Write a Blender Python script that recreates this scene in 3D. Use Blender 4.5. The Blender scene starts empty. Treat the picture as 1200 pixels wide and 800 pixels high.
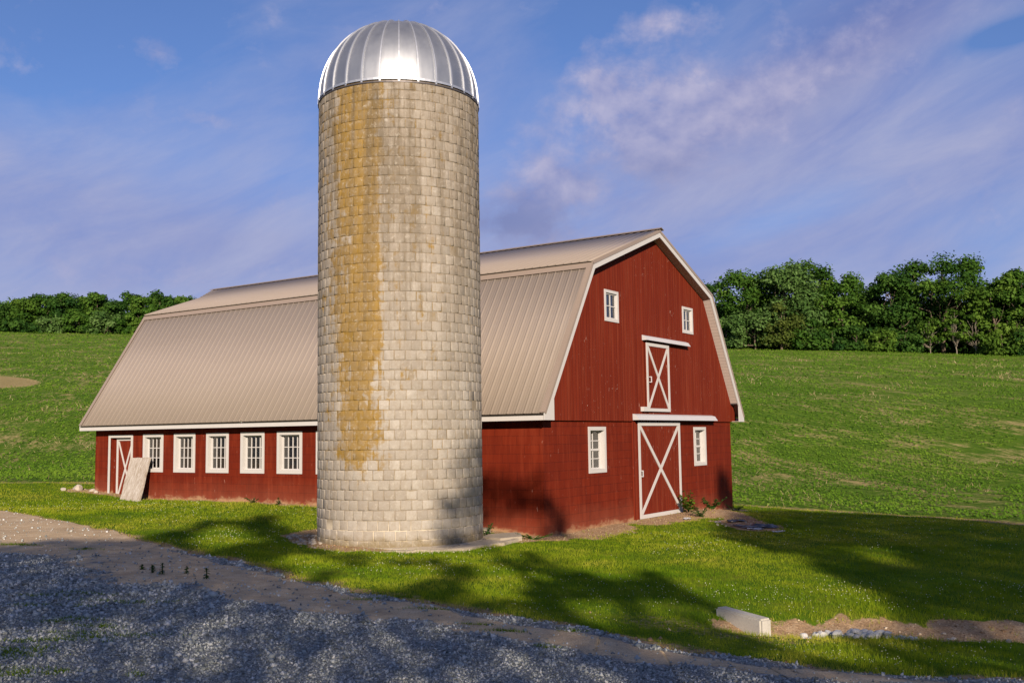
import bpy, bmesh, math, random
import numpy as np
from mathutils import Vector, Matrix
rng = np.random.default_rng(7)
random.seed(7)
R_ = math.radians
scene = bpy.context.scene
COL = scene.collection

# ------------------------------------------------------------------ camera
CAM = np.array([-19.40679356, -12.08437607, 2.27386617])
F_ = Vector((0.82956246, 0.55066708, 0.09269244)).normalized()
U_ = Vector((-0.06939371, -0.06304667, 0.99559511)).normalized()
X_ = F_.cross(U_).normalized()
U_ = X_.cross(F_).normalized()
cd = bpy.data.cameras.new('camera')
cam = bpy.data.objects.new('camera', cd)
COL.objects.link(cam)
m = Matrix(((X_.x, U_.x, -F_.x), (X_.y, U_.y, -F_.y), (X_.z, U_.z, -F_.z)))
cam.matrix_world = Matrix.Translation(Vector(CAM)) @ m.to_4x4()
cd.sensor_width = 36.0
cd.lens = 36.0 * 1179.04 / 1200.0
cd.clip_start = 0.1
cd.clip_end = 3000
scene.camera = cam
scene.view_settings.view_transform = 'Standard'
scene.view_settings.look = 'None'
scene.view_settings.gamma = 1.0
scene.view_settings.exposure = 0.6

# ------------------------------------------------------------------ object helpers
ORG = {}
def empty(name, loc):
    o = bpy.data.objects.new(name, None)
    o.empty_display_size = 0.3
    COL.objects.link(o)
    o.location = loc
    ORG[o.name] = np.array(loc, float)
    return o

def tag(o, label=None, cat=None, group=None, kind=None):
    if label: o['label'] = label
    if cat: o['category'] = cat
    if group: o['group'] = group
    if kind: o['kind'] = kind
    return o

def link(name, me, mat, parent=None, smooth=False, loc=None):
    o = bpy.data.objects.new(name, me)
    COL.objects.link(o)
    if mat is not None:
        for mm in (mat if isinstance(mat, (list, tuple)) else [mat]):
            me.materials.append(mm)
    if smooth:
        me.polygons.foreach_set('use_smooth', [True] * len(me.polygons))
    if parent is not None:
        o.parent = parent
        org = ORG[parent.name]
        ORG[o.name] = org
        me.transform(Matrix.Translation(Vector(-org)))
    elif loc is not None:
        me.transform(Matrix.Translation(-Vector(loc)))
        o.location = loc
        ORG[o.name] = np.array(loc, float)
    else:
        ORG[o.name] = np.zeros(3)
    return o

def np_mesh(name, V, Fq, attrs=None, uv=None, facattr=None):
    """V (n,3); Fq (m,k) constant-size faces"""
    me = bpy.data.meshes.new(name)
    V = np.asarray(V, np.float32); Fq = np.asarray(Fq, np.int32)
    n, k = len(V), Fq.shape[1]
    me.vertices.add(n); me.vertices.foreach_set('co', V.ravel())
    me.loops.add(Fq.size); me.loops.foreach_set('vertex_index', Fq.ravel())
    me.polygons.add(len(Fq))
    me.polygons.foreach_set('loop_start', np.arange(0, Fq.size, k, dtype=np.int32))
    me.polygons.foreach_set('loop_total', np.full(len(Fq), k, np.int32))
    me.update(calc_edges=True)
    for nm, arr in (attrs or {}).items():
        a = me.attributes.new(nm, 'FLOAT', 'POINT'); a.data.foreach_set('value', np.asarray(arr, np.float32))
    for nm, arr in (facattr or {}).items():
        a = me.attributes.new(nm, 'FLOAT', 'FACE'); a.data.foreach_set('value', np.asarray(arr, np.float32))
    if uv is not None:
        l = me.uv_layers.new(name='UVMap'); l.data.foreach_set('uv', np.asarray(uv, np.float32)[Fq.ravel()].ravel())
    return me

class MB:
    def __init__(s): s.v = []; s.f = []
    def quad(s, a, b, c, d):
        n = len(s.v); s.v += [tuple(a), tuple(b), tuple(c), tuple(d)]; s.f.append((n, n+1, n+2, n+3))
    def poly(s, pts):
        n = len(s.v); s.v += [tuple(p) for p in pts]; s.f.append(tuple(range(n, n+len(pts))))
    def box(s, x0, x1, y0, y1, z0, z1):
        n = len(s.v)
        s.v += [(x0,y0,z0),(x1,y0,z0),(x1,y1,z0),(x0,y1,z0),(x0,y0,z1),(x1,y0,z1),(x1,y1,z1),(x0,y1,z1)]
        s.f += [(n,n+3,n+2,n+1),(n+4,n+5,n+6,n+7),(n,n+1,n+5,n+4),(n+1,n+2,n+6,n+5),(n+2,n+3,n+7,n+6),(n+3,n,n+4,n+7)]
        return s
    def prism(s, pts, off):
        """closed solid: polygon pts swept by vector off"""
        n = len(s.v); k = len(pts); off = np.array(off, float)
        s.v += [tuple(p) for p in pts] + [tuple(np.array(p, float)+off) for p in pts]
        s.f.append(tuple(range(n, n+k))); s.f.append(tuple(range(n+2*k-1, n+k-1, -1)))
        for i in range(k):
            j = (i+1) % k
            s.f.append((n+j, n+i, n+k+i, n+k+j))
        return s
    def bar(s, a, b, w, t, up):
        """box bar from a to b; width w across, thickness t along 'up'"""
        a = np.array(a, float); b = np.array(b, float); d = b-a; d /= np.linalg.norm(d)
        up = np.array(up, float); up /= np.linalg.norm(up); sd = np.cross(d, up); sd /= np.linalg.norm(sd)
        p = [a - sd*w/2, a + sd*w/2, a + sd*w/2 + up*t, a - sd*w/2 + up*t]
        return s.prism(p, b-a)
    def build(s, name, mat, parent=None, loc=None, bevel=0, smooth=False):
        me = bpy.data.meshes.new(name)
        me.from_pydata(s.v, [], s.f); me.update()
        bm = bmesh.new(); bm.from_mesh(me)
        if bevel:
            bmesh.ops.remove_doubles(bm, verts=bm.verts, dist=1e-5)
        bmesh.ops.recalc_face_normals(bm, faces=bm.faces)
        if bevel:
            bmesh.ops.bevel(bm, geom=[e for e in bm.edges if len(e.link_faces) == 2 and e.calc_face_angle(0) > .5], offset=bevel, segments=2, affect='EDGES')
        bm.to_mesh(me); bm.free()
        return link(name, me, mat, parent, smooth, loc)

# ------------------------------------------------------------------ terrain
def far_h(x, y):
    dx = x-CAM[0]; dy = y-CAM[1]; dd = np.hypot(dx, dy); h = np.degrees(np.arctan2(dx, dy))
    s = np.interp(h, [0,30,40,50,68,75,83,100],[.120,.120,.1225,.118,.1124,.104,.090,.080])
    crest = np.interp(h, [38,50,62], [300,240,180])
    d0 = np.interp(h, [25,45,60,68,83], [38,40,40,32,30])
    t = np.minimum(dd, crest)-d0
    w = 6.; sp = w*np.logaddexp(0, t/w)
    return s*sp + .02*np.clip(dd-crest, 0, None)
CT = np.array([(0,0,0),(-1.2,-.8,.03),(4.6,0,.03),(7.2,0,.02),(11.3,0,-.2),(0,7,.5),(0,11.5,.54),(0,14.2,.53),(0,16.7,.72),(5,17,.9),(11.3,17,.4),(11.3,8,.1),(-19.4,-12.1,.67),(-22,-10,.75),(-24,-16,.8),(-17,-20,.6),(-14,-4,.5),(-10,3,.45),(-6,9,.5),(-5,15,.6),(-2.6,2,.1),(-4.2,.4,.08),(-5,3.5,.2),(-10.5,-7,.3),(-7.9,-7.9,.02),(-6.8,-6.9,.08),(-5.9,-10.3,-.1),(-10.3,-11,.25),(0,-6,-.05),(7.9,-8.7,-.05),(5,-3,-.1),(0,-14,-.1),(12,-12,0),(18,5,.1),(15,20,.8),(-2,30,1.1),(8,36,1.3),(-15,20,.9),(-15,35,1.3),(-30,10,1.2),(-30,0,1.),(-12,-16,.25)], float)
def phi(r): return r*r*np.log(r+1e-9)
_A = np.zeros((len(CT)+3,)*2)
_A[:len(CT),:len(CT)] = phi(np.hypot(CT[:,None,0]-CT[None,:,0], CT[:,None,1]-CT[None,:,1])) + np.eye(len(CT))*.5
_Q = np.c_[np.ones(len(CT)), CT[:,:2]]; _A[:len(CT),len(CT):] = _Q; _A[len(CT):,:len(CT)] = _Q.T
_w = np.linalg.solve(_A, np.r_[CT[:,2]-far_h(CT[:,0],CT[:,1]),0,0,0])
def H(x, y):
    x = np.asarray(x, float); y = np.asarray(y, float); sh = x.shape
    x = x.ravel(); y = y.ravel(); out = np.empty(len(x))
    for a in range(0, len(x), 50000):
        xx = x[a:a+50000]; yy = y[a:a+50000]
        v = _w[-3]+_w[-2]*xx+_w[-1]*yy
        for i in range(len(CT)):
            v = v+_w[i]*phi(np.hypot(xx-CT[i,0], yy-CT[i,1]))
        dd = np.hypot(xx-CAM[0], yy-CAM[1]); k = np.clip((70-dd)/30, 0, 1); k = k*k*(3-2*k)
        z = far_h(xx,yy)+v*k+.3*(1-k)
        # roadside ditch and small unevenness
        z = z-.16*np.exp(-(seg_dist(xx,yy,DITCH)/.55)**2)
        z = z+k*(.012*np.sin(xx*2.1+yy*.7)*np.sin(yy*1.7-xx*.4)+.008*np.sin(xx*4.3-yy*3.1))
        z = z+.12*np.exp(-(((xx-7.6)/1.3)**2+((yy+.9)/.7)**2))
        out[a:a+50000] = z
    return out.reshape(sh)
def seg_dist(x, y, pts):
    best = np.full(np.shape(x), 1e9)
    for (x0,y0),(x1,y1) in zip(pts[:-1], pts[1:]):
        dx, dy = x1-x0, y1-y0; L2 = dx*dx+dy*dy
        t = np.clip(((x-x0)*dx+(y-y0)*dy)/L2, 0, 1)
        best = np.minimum(best, np.hypot(x-x0-t*dx, y-y0-t*dy))
    return best
DITCH = [(-7.9,-7.95),(-7.1,-8.45),(-6.6,-9.3),(-6.1,-10.4),(-5.3,-12.5),(-4,-16)]
def Hs(x, y): return float(H(np.array([x]), np.array([y]))[0])
def inpoly(x, y, P):
    c = np.zeros(np.shape(x), bool); n = len(P)
    for i in range(n):
        x1,y1 = P[i]; x2,y2 = P[(i+1)%n]
        if y1 == y2: continue
        c ^= ((y1>y)!=(y2>y)) & (x < (x2-x1)*(y-y1)/(y2-y1)+x1)
    return c
def noise2(x, y, s=1.0, seed=0):
    """cheap smooth value noise for masks, about -1..1"""
    x = np.asarray(x)*s+seed*17.3; y = np.asarray(y)*s-seed*9.1
    xi = np.floor(x); yi = np.floor(y); fx = x-xi; fy = y-yi
    fx = fx*fx*(3-2*fx); fy = fy*fy*(3-2*fy)
    def h(a, b):
        v = np.sin(a*127.1+b*311.7)*43758.5453; return (v-np.floor(v))*2-1
    return (h(xi,yi)*(1-fx)+h(xi+1,yi)*fx)*(1-fy)+(h(xi,yi+1)*(1-fx)+h(xi+1,yi+1)*fx)*fy

# ------------------------------------------------------------------ materials
def new_mat(name):
    mt = bpy.data.materials.new(name); mt.use_nodes = True
    nt = mt.node_tree; nt.nodes.clear()
    out = nt.nodes.new('ShaderNodeOutputMaterial')
    return mt, nt, out
class N:
    """tiny node-tree helper"""
    def __init__(s, nt): s.nt = nt
    def n(s, t, **k):
        nd = s.nt.nodes.new(t)
        ins = k.pop('ins', {})
        for a, b in k.items(): setattr(nd, a, b)
        for a, b in ins.items():
            if isinstance(b, bpy.types.NodeSocket): s.nt.links.new(b, nd.inputs[a])
            else: nd.inputs[a].default_value = b
        return nd
    def obj(s): return s.n('ShaderNodeTexCoord').outputs['Object']
    def uv(s): return s.n('ShaderNodeTexCoord').outputs['UV']
    def gen(s): return s.n('ShaderNodeTexCoord').outputs['Generated']
    def mapv(s, v, scale=(1,1,1), rot=(0,0,0), loc=(0,0,0)):
        return s.n('ShaderNodeMapping', ins={'Vector': v, 'Scale': scale, 'Rotation': rot, 'Location': loc}).outputs[0]
    def noise(s, v, scale, detail=4, rough=.55, dist=0, out='Fac'):
        return s.n('ShaderNodeTexNoise', ins={'Vector': v, 'Scale': scale, 'Detail': detail, 'Roughness': rough, 'Distortion': dist}).outputs[out]
    def vor(s, v, scale, out='Distance', feature='F1', rnd=1.0):
        return s.n('ShaderNodeTexVoronoi', feature=feature, ins={'Vector': v, 'Scale': scale, 'Randomness': rnd}).outputs[out]
    def ramp(s, f, stops, interp='LINEAR'):
        nd = s.n('ShaderNodeValToRGB', ins={'Fac': f}); cr = nd.color_ramp; cr.interpolation = interp
        while len(cr.elements) < len(stops): cr.elements.new(0.5)
        for e, (p, c) in zip(cr.elements, stops):
            e.position = p
            e.color = (c, c, c, 1) if isinstance(c, (int, float)) else (*c, 1)
        return nd.outputs['Color']
    def mix(s, f, a, b, blend='MIX'):
        nd = s.n('ShaderNodeMix', data_type='RGBA', blend_type=blend, clamp_factor=True)
        for idx, v in ((0, f), (6, a), (7, b)):
            if isinstance(v, bpy.types.NodeSocket): s.nt.links.new(v, nd.inputs[idx])
            else: nd.inputs[idx].default_value = v if idx == 0 else ((*v, 1) if len(v) == 3 else v)
        return nd.outputs[2]
    def m(s, op, a, b=0.0, c=0.0, clamp=False):
        nd = s.n('ShaderNodeMath', operation=op, use_clamp=clamp)
        for i, v in enumerate((a, b, c)):
            if isinstance(v, bpy.types.NodeSocket): s.nt.links.new(v, nd.inputs[i])
            else: nd.inputs[i].default_value = v
        return nd.outputs[0]
    def sep(s, v): return s.n('ShaderNodeSeparateXYZ', ins={0: v}).outputs
    def comb(s, x, y, z): return s.n('ShaderNodeCombineXYZ', ins={0: x, 1: y, 2: z}).outputs[0]
    def attr(s, name): return s.n('ShaderNodeAttribute', attribute_name=name).outputs['Fac']
    def white(s, v): return s.n('ShaderNodeTexWhiteNoise', noise_dimensions='3D', ins={'Vector': v}).outputs['Value']
    def bump(s, h, strength=.3, dist=.02, normal=None):
        ins = {'Height': h, 'Strength': strength, 'Distance': dist}
        if normal is not None: ins['Normal'] = normal
        return s.n('ShaderNodeBump', ins=ins).outputs[0]
    def bsdf(s, color, rough=.8, metal=0, spec=.3, normal=None, **kw):
        ins = {'Roughness': rough, 'Metallic': metal, 'Specular IOR Level': spec}
        ins['Base Color'] = color if isinstance(color, bpy.types.NodeSocket) else (*color, 1)
        if normal is not None: ins['Normal'] = normal
        ins.update(kw)
        return s.n('ShaderNodeBsdfPrincipled', ins=ins).outputs[0]
def finish(nt, out, sh): nt.links.new(sh, out.inputs['Surface'])

M = {}
def simple(name, col, rough=.7, metal=0, spec=.3, var=.12, scale=6, bumpn=0.0):
    mt, nt, out = new_mat(name); s = N(nt); o = s.obj()
    f = s.noise(o, scale, 5, .6)
    c = s.mix(f, tuple(v*(1-var) for v in col), tuple(min(1, v*(1+var)) for v in col))
    nm = s.bump(s.noise(o, scale*6, 4), bumpn, .01) if bumpn else None
    finish(nt, out, s.bsdf(c, rough, metal, spec, nm)); M[name] = mt; return mt
simple('white_paint', (.46,.44,.43), .6, var=.06, scale=5, bumpn=.1)
simple('white_metal', (.44,.43,.44), .5, var=.06, scale=3)
simple('dark_gap', (.03,.025,.02), .9)  # near-black colour, stands in for shade in the roof-break gaps
simple('tan_trim', (.25,.195,.16), .45, var=.05)
simple('soffit_board', (.42,.35,.31), .7, var=.1)
simple('bark', (.12,.09,.065), .9, var=.3, scale=8, bumpn=.5)
simple('pale_bark', (.19,.16,.125), .9, var=.3, scale=3)
simple('dark_steel', (.10,.09,.09), .5, metal=.6)
simple('galvanised', (.50,.51,.54), .5, metal=.8)
simple('white_rock', (.44,.43,.42), .85, var=.25, scale=9, bumpn=.5)
simple('field_stone', (.38,.33,.27), .9, var=.3, scale=7, bumpn=.6)
simple('black_plastic', (.02,.022,.03), .35, spec=.5)
simple('scrap_pale', (.5,.5,.52), .6)
simple('clover_white', (.52,.52,.40), .8, var=.1)
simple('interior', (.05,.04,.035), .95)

# roof metal
mt, nt, out = new_mat('roof_metal'); s = N(nt); o = s.obj()
f = s.noise(s.mapv(o, (1,.25,1)), .8, 5, .6)
c = s.mix(f, (.245,.200,.168), (.30,.248,.208))
c = s.mix(s.m('MULTIPLY', s.ramp(s.noise(s.mapv(o,(.6,5,.6)), 1.4, 6, .7), [(.55,0),(.75,1)]), .35), c, (.27,.21,.17))
finish(nt, out, s.bsdf(c, .42, 0, .35, s.bump(s.noise(o, 3, 2), .05, .01))); M['roof_metal'] = mt

# red gable siding: vertical grooved boards, chips of old white paint
def red_mat(name, kind):
    mt, nt, out = new_mat(name); s = N(nt); o = s.obj(); sp = s.sep(o)
    big = s.noise(o, .7, 5, .6)
    base = s.mix(big, (.105,.0105,.0036), (.150,.0175,.0055))
    if kind == 'boards':
        u = s.m('DIVIDE', s.m('ADD', sp[0], sp[1]), .142)
        fl = s.m('FLOOR', u); fr = s.m('FRACT', u)
        rnd = s.white(s.comb(fl, 0.0, 0.0))
        base = s.mix(rnd, s.mix(.22, base, (.075,.008,.004)), s.mix(.25, base, (.20,.034,.015)))
        d = s.m('MINIMUM', fr, s.m('SUBTRACT', 1.0, fr))
        gro = s.ramp(d, [(0.0,1),(.07,.0)])
        streak = s.noise(s.mapv(o, (14,14,.7)), 1.0, 4, .6)
        base = s.mix(s.ramp(streak, [(.5,0),(.72,.55)]), base, (.20,.045,.02))
        wear = s.m('MULTIPLY', s.ramp(s.noise(s.mapv(o, (16,16,3.0)), 1.5, 5, .75), [(.635,0),(.68,1)]), s.ramp(s.noise(o, .9, 2), [(.42,0),(.60,1)]))
        base = s.mix(wear, base, (.60,.46,.38))
        base = s.mix(s.m('MULTIPLY', gro, .75), base, (.07,.008,.006))
        nm = s.bump(s.m('SUBTRACT', 1.0, gro), .6, .012)
        nm = s.bump(streak, .15, .01, nm)
    else:
        v = s.comb(s.m('ADD', sp[0], sp[1]), sp[2], 0.0)
        br = s.n('ShaderNodeTexBrick', offset=.5, ins={'Vector': v, 'Color1': (1,1,1,1), 'Color2': (.86,.86,.86,1), 'Mortar': (0,0,0,1), 'Scale': 1.0, 'Mortar Size': .006, 'Mortar Smooth': .5, 'Brick Width': .41, 'Row Height': .205})
        bt = s.sep(br.outputs['Color'])[0]
        base = s.mix(s.m('MULTIPLY', s.m('SUBTRACT', 1.0, bt), 3.2), base, (.085,.010,.0045))
        base = s.mix(s.m('MULTIPLY', br.outputs['Fac'], .42), base, (.055,.007,.0035))
        dr_ = s.noise(s.mapv(o, (5,5,.45)), 1.3, 6, .7)
        base = s.mix(s.ramp(dr_, [(.50,0),(.70,.5)]), base, (.21,.035,.014))
        base = s.mix(s.ramp(dr_, [(.30,.5),(.46,.0)]), base, (.07,.009,.004))
        wear = s.m('MULTIPLY', s.ramp(s.noise(s.mapv(o, (9,9,2.5)), 1.3, 6, .75), [(.655,0),(.70,1)]), .6)
        base = s.mix(wear, base, (.50,.28,.22))
        # bleached and splashed foot of the wall
        n1 = s.noise(s.mapv(o, (1,1,1.6)), 2.2, 5, .65)
        zz = s.m('ADD', s.m('SUBTRACT', sp[2], s.attr('gz')), s.m('MULTIPLY', s.m('SUBTRACT', n1, .5), -.55))
        base = s.mix(s.ramp(zz, [(.0,.45),(.22,.22),(.65,.0)]), base, (.25,.085,.05))
        base = s.mix(s.ramp(zz, [(.0,.5),(.10,.0)]), base, (.42,.30,.17))
        nm = s.bump(s.m('SUBTRACT', 1.0, br.outputs['Fac']), .35, .008)
        nm = s.bump(s.noise(o, 30, 4), .15, .006, nm)
    finish(nt, out, s.bsdf(base, .8, 0, .10, nm)); M[name] = mt
red_mat('red_boards', 'boards'); red_mat('red_block', 'block')

# glass panes: dark glossy with some see-through
mt, nt, out = new_mat('pane'); s = N(nt)
g = s.n('ShaderNodeBsdfGlossy', ins={'Roughness': .04, 'Color': (.9,.9,.9,1)}).outputs[0]
t = s.n('ShaderNodeBsdfTransparent', ins={'Color': (.55,.6,.58,1)}).outputs[0]
fr = s.n('ShaderNodeFresnel', ins={'IOR': 1.6, 'Normal': s.bump(s.noise(s.obj(), 3, 1), .2, .02)}).outputs[0]
mx = s.n('ShaderNodeMixShader', ins={0: s.m('ADD', fr, .08), 1: t, 2: g}).outputs[0]
finish(nt, out, mx); M['pane'] = mt

# silo blocks
SILO = np.array([-2.63, 1.97]); SR = 1.76; SZ0 = .02; SZ1 = 9.53
def silo_mat(name, mortar):
    mt, nt, out = new_mat(name); s = N(nt); uv = s.uv(); sp = s.sep(uv)
    bc = s.attr('bc')
    def addm_(*a):
        r = a[0]
        for b in a[1:]: r = s.m('ADD', r, b)
        return r
    wv = s.comb(sp[0], sp[1], 0.0)
    grain = s.noise(wv, 26, 6, .7)
    base = s.ramp(bc, [(0,(.275,.245,.215)),(.4,(.33,.298,.262)),(.7,(.37,.338,.30)),(1,(.43,.398,.36))])
    if mortar: base = s.mix(s.noise(wv, 5, 4, .7), (.20,.155,.10), (.32,.275,.22))
    base = s.mix(s.m('MULTIPLY', s.m('SUBTRACT', 1.0, grain), .5), base, (.20,.16,.11))
    lowb = s.ramp(s.m('ADD', sp[1], s.m('MULTIPLY', s.noise(wv, 2.0, 3), .25)), [(.62,1),(.78,0)])
    if mortar: base = s.mix(lowb, base, (.50,.43,.33))
    # streaks that run down the wall
    st = s.noise(s.comb(s.m('MULTIPLY', sp[0], 3.2), s.m('MULTIPLY', sp[1], .22), 0.0), 1.6, 7, .68, .4)
    fine = s.noise(wv, 7, 6, .75)
    stm = s.m('ADD', s.m('MULTIPLY', st, .62), s.m('MULTIPLY', fine, .38))
    hh = s.ramp(s.m('ADD', s.m('DIVIDE', sp[1], 9.6), s.m('MULTIPLY', s.m('SUBTRACT', st, .5), .9)), [(.38,0),(.80,.42)])
    base = s.mix(hh, base, (.225,.18,.13))
    # ochre lichen: strong band left of the middle
    band = s.ramp(s.m('ADD', s.m('DIVIDE', sp[0], 5.5), .5), [(.0,.2),(.20,.50),(.27,.85),(.335,1.1),(.40,1.0),(.445,.36),(.54,.28),(.64,.34),(.72,.1),(1,.2)])
    hgt = s.ramp(s.m('DIVIDE', sp[1], 9.6), [(.12,.0),(.2,.75),(.5,1),(.85,1),(.93,.95),(1,1)])
    k = s.m('MULTIPLY', band, hgt)
    lich = s.ramp(addm_(stm, s.m('MULTIPLY', s.m('SUBTRACT', k, .5), .40 if not mortar else .44), s.m('MULTIPLY', s.m('SUBTRACT', s.noise(wv, 2.3, 4, .6, .8), .5), .55), s.m('MULTIPLY', s.m('SUBTRACT', bc, .5), -.10)), [(.49 if not mortar else .45,0),(.60,1)])
    base = s.mix(s.m('MULTIPLY', lich, .82 if not mortar else .9), base, s.mix(fine, (.13,.072,.006), (.32,.185,.014)))
    # grey-brown algae in the joints and dark streaks
    st2 = s.noise(s.comb(s.m('MULTIPLY', sp[0], 2.6), s.m('MULTIPLY', sp[1], .16), 3.7), 1.3, 7, .7, .3)
    top = s.ramp(s.m('DIVIDE', sp[1], 9.6), [(.3,.15),(.6,.6),(1,1)])
    dk = s.ramp(s.m('ADD', st2, s.m('MULTIPLY', fine, .3)), [(.58,0),(.74,1)])
    base = s.mix(s.m('MULTIPLY', s.m('MULTIPLY', dk, top), .80), base, (.11,.085,.055))
    # moss round the foot
    mo = s.ramp(s.m('ADD', s.m('MULTIPLY', sp[1], 1.1), s.m('MULTIPLY', s.m('SUBTRACT', 1.0, s.noise(wv, 3.0, 5, .7)), .8)), [(.55,1),(.78,0)])
    base = s.mix(s.m('MULTIPLY', mo, .8), base, (.155,.115,.05))
    mot = s.noise(wv, 5.5, 7, .78, .6)
    base = s.mix(s.m('MULTIPLY', s.ramp(mot, [(.46,0),(.66,1)]), .50 if not mortar else .3), base, (.225,.18,.13))
    base = s.mix(s.m('MULTIPLY', s.ramp(s.noise(wv, 9, 6, .8, .3), [(.54,0),(.68,1)]), .42), base, (.50,.455,.39))
    nm = s.bump(grain, .6, .012)
    finish(nt, out, s.bsdf(base, .9, 0, .12, nm)); M[name] = mt
silo_mat('silo_block', False); silo_mat('silo_mortar', True)

# galvanised dome
mt, nt, out = new_mat('dome_metal'); s = N(nt); o = s.obj()
n = s.noise(s.mapv(o, (1,1,.4)), 5, 5, .6)
c = s.mix(n, (.31,.32,.34), (.42,.43,.45))
finish(nt, out, s.bsdf(c, s.ramp(n, [(0,.47),(1,.60)]), .93, .5, s.bump(s.noise(o, 2.2, 2), .12, .02))); M['dome_metal'] = mt

# concrete
def concrete(name, a, b, moss=0):
    mt, nt, out = new_mat(name); s = N(nt); o = s.obj()
    n = s.noise(o, 3, 7, .7); n2 = s.noise(o, 40, 5, .7)
    c = s.mix(n, a, b); c = s.mix(s.m('MULTIPLY', s.ramp(n2, [(.5,0),(.7,1)]), .4), c, tuple(v*.5 for v in a))
    c = s.mix(s.ramp(s.noise(o, 7, 6, .75), [(.56,0),(.66,moss)]), c, (.20,.17,.05))
    finish(nt, out, s.bsdf(c, .9, 0, .2, s.bump(n2, .5, .01))); M[name] = mt
concrete('apron_concrete', (.30,.25,.19), (.42,.36,.28), .55)
concrete('curb_concrete', (.34,.32,.28), (.47,.445,.40), .25)
# weathered slab
mt, nt, out = new_mat('slab_wood'); s = N(nt); o = s.obj()
n = s.noise(s.mapv(o, (2,5,1.2)), 3, 7, .75, .5)
c = s.ramp(n, [(.30,(.17,.12,.08)),(.42,(.30,.25,.205)),(.56,(.40,.355,.315)),(.75,(.52,.49,.45))])
finish(nt, out, s.bsdf(c, .9, 0, .2, s.bump(n, .6, .02))); M['slab_wood'] = mt

# leaves: slightly translucent
def leaf_mat(name, a, b, c3, trans=.25, rough=.6, attr='lv', bright=None):
    mt, nt, out = new_mat(name); s = N(nt)
    v = s.attr(attr)
    c = s.ramp(v, [(0,a),(.5,b),(1,c3)])
    d = s.bsdf(c, rough, 0, .06)
    t = s.n('ShaderNodeBsdfTranslucent', ins={'Color': c}).outputs[0]
    finish(nt, out, s.n('ShaderNodeMixShader', ins={0: trans, 1: d, 2: t}).outputs[0]); M[name] = mt
leaf_mat('leaf_green', (.018,.052,.007), (.042,.098,.012), (.092,.165,.023))
leaf_mat('leaf_deep', (.012,.040,.008), (.030,.076,.012), (.060,.122,.019))
leaf_mat('leaf_silver', (.042,.09,.020), (.075,.14,.034), (.12,.195,.058))
leaf_mat('leaf_olive', (.035,.055,.010), (.062,.090,.016), (.095,.12,.024))
leaf_mat('leaf_yellow', (.030,.070,.009), (.058,.115,.014), (.10,.17,.022))
leaf_mat('grass_blade', (.085,.175,.006), (.235,.300,.012), (.46,.42,.06), .4)
leaf_mat('crop_leaf', (.058,.130,.009), (.095,.180,.014), (.155,.245,.024), .3)
leaf_mat('weed_leaf', (.03,.07,.014), (.05,.11,.02), (.08,.16,.03), .3)
leaf_mat('soil_crumb', (.14,.085,.045), (.34,.22,.125), (.58,.48,.36), 0.0, .9)
leaf_mat('straw', (.30,.22,.12), (.42,.31,.17), (.52,.42,.26), .1)

# lawn soil + grass, drive, field: ground sheets
mt, nt, out = new_mat('lawn_ground'); s = N(nt); o = s.obj()
n = s.noise(o, 1.1, 6, .65); n2 = s.noise(o, 14, 6, .7)
g = s.ramp(n, [(.3,(.055,.13,.006)),(.5,(.11,.185,.008)),(.68,(.21,.24,.02))])
g = s.mix(s.m('MULTIPLY', n2, .6), g, (.03,.055,.008))
dirt = s.ramp(s.noise(o, 5, 7, .75), [(.3,(.26,.165,.09)),(.5,(.42,.285,.165)),(.7,(.55,.41,.255))])
dirt = s.mix(s.ramp(s.noise(o, 38, 4, .8), [(.45,0),(.62,1)]), dirt, (.24,.15,.08))
f = s.ramp(s.m('ADD', s.attr('dirt'), s.m('MULTIPLY', s.m('SUBTRACT', n2, .5), .8)), [(.42,0),(.58,1)])
finish(nt, out, s.bsdf(s.mix(f, g, dirt), .95, 0, .03, s.bump(n2, .8, .04))); M['lawn_ground'] = mt

mt, nt, out = new_mat('gravel_ground'); s = N(nt); o = s.obj()
vc = s.n('ShaderNodeTexVoronoi', ins={'Vector': o, 'Scale': 52.0})
vf = s.vor(o, 52.0, feature='DISTANCE_TO_EDGE')
rc = s.sep(vc.outputs['Color'])[0]
gc = s.ramp(rc, [(0,(.14,.15,.145)),(.45,(.30,.32,.31)),(.75,(.45,.46,.45)),(1,(.66,.65,.63))])
gc = s.mix(s.ramp(vf, [(0,1),(.12,0)]), gc, (.17,.18,.17))
dn = s.noise(o, 3, 6, .7)
dirt = s.ramp(dn, [(.3,(.38,.26,.14)),(.5,(.54,.39,.22)),(.7,(.64,.50,.32))])
dirt = s.mix(s.ramp(s.noise(o, 60, 4, .8), [(.48,0),(.6,.7)]), dirt, (.17,.13,.10))
f = s.ramp(s.m('ADD', s.attr('dirt'), s.m('MULTIPLY', s.m('SUBTRACT', s.noise(o, 9, 6, .8), .5), 1.0)), [(.40,0),(.62,1)])
h = s.m('MULTIPLY', s.ramp(vf, [(0,0),(.25,1)]), s.m('SUBTRACT', 1.0, f))
finish(nt, out, s.bsdf(s.mix(f, gc, dirt), .85, 0, .3, s.bump(h, .9, .02, s.bump(dn, .4, .03)))); M['gravel_ground'] = mt

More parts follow.
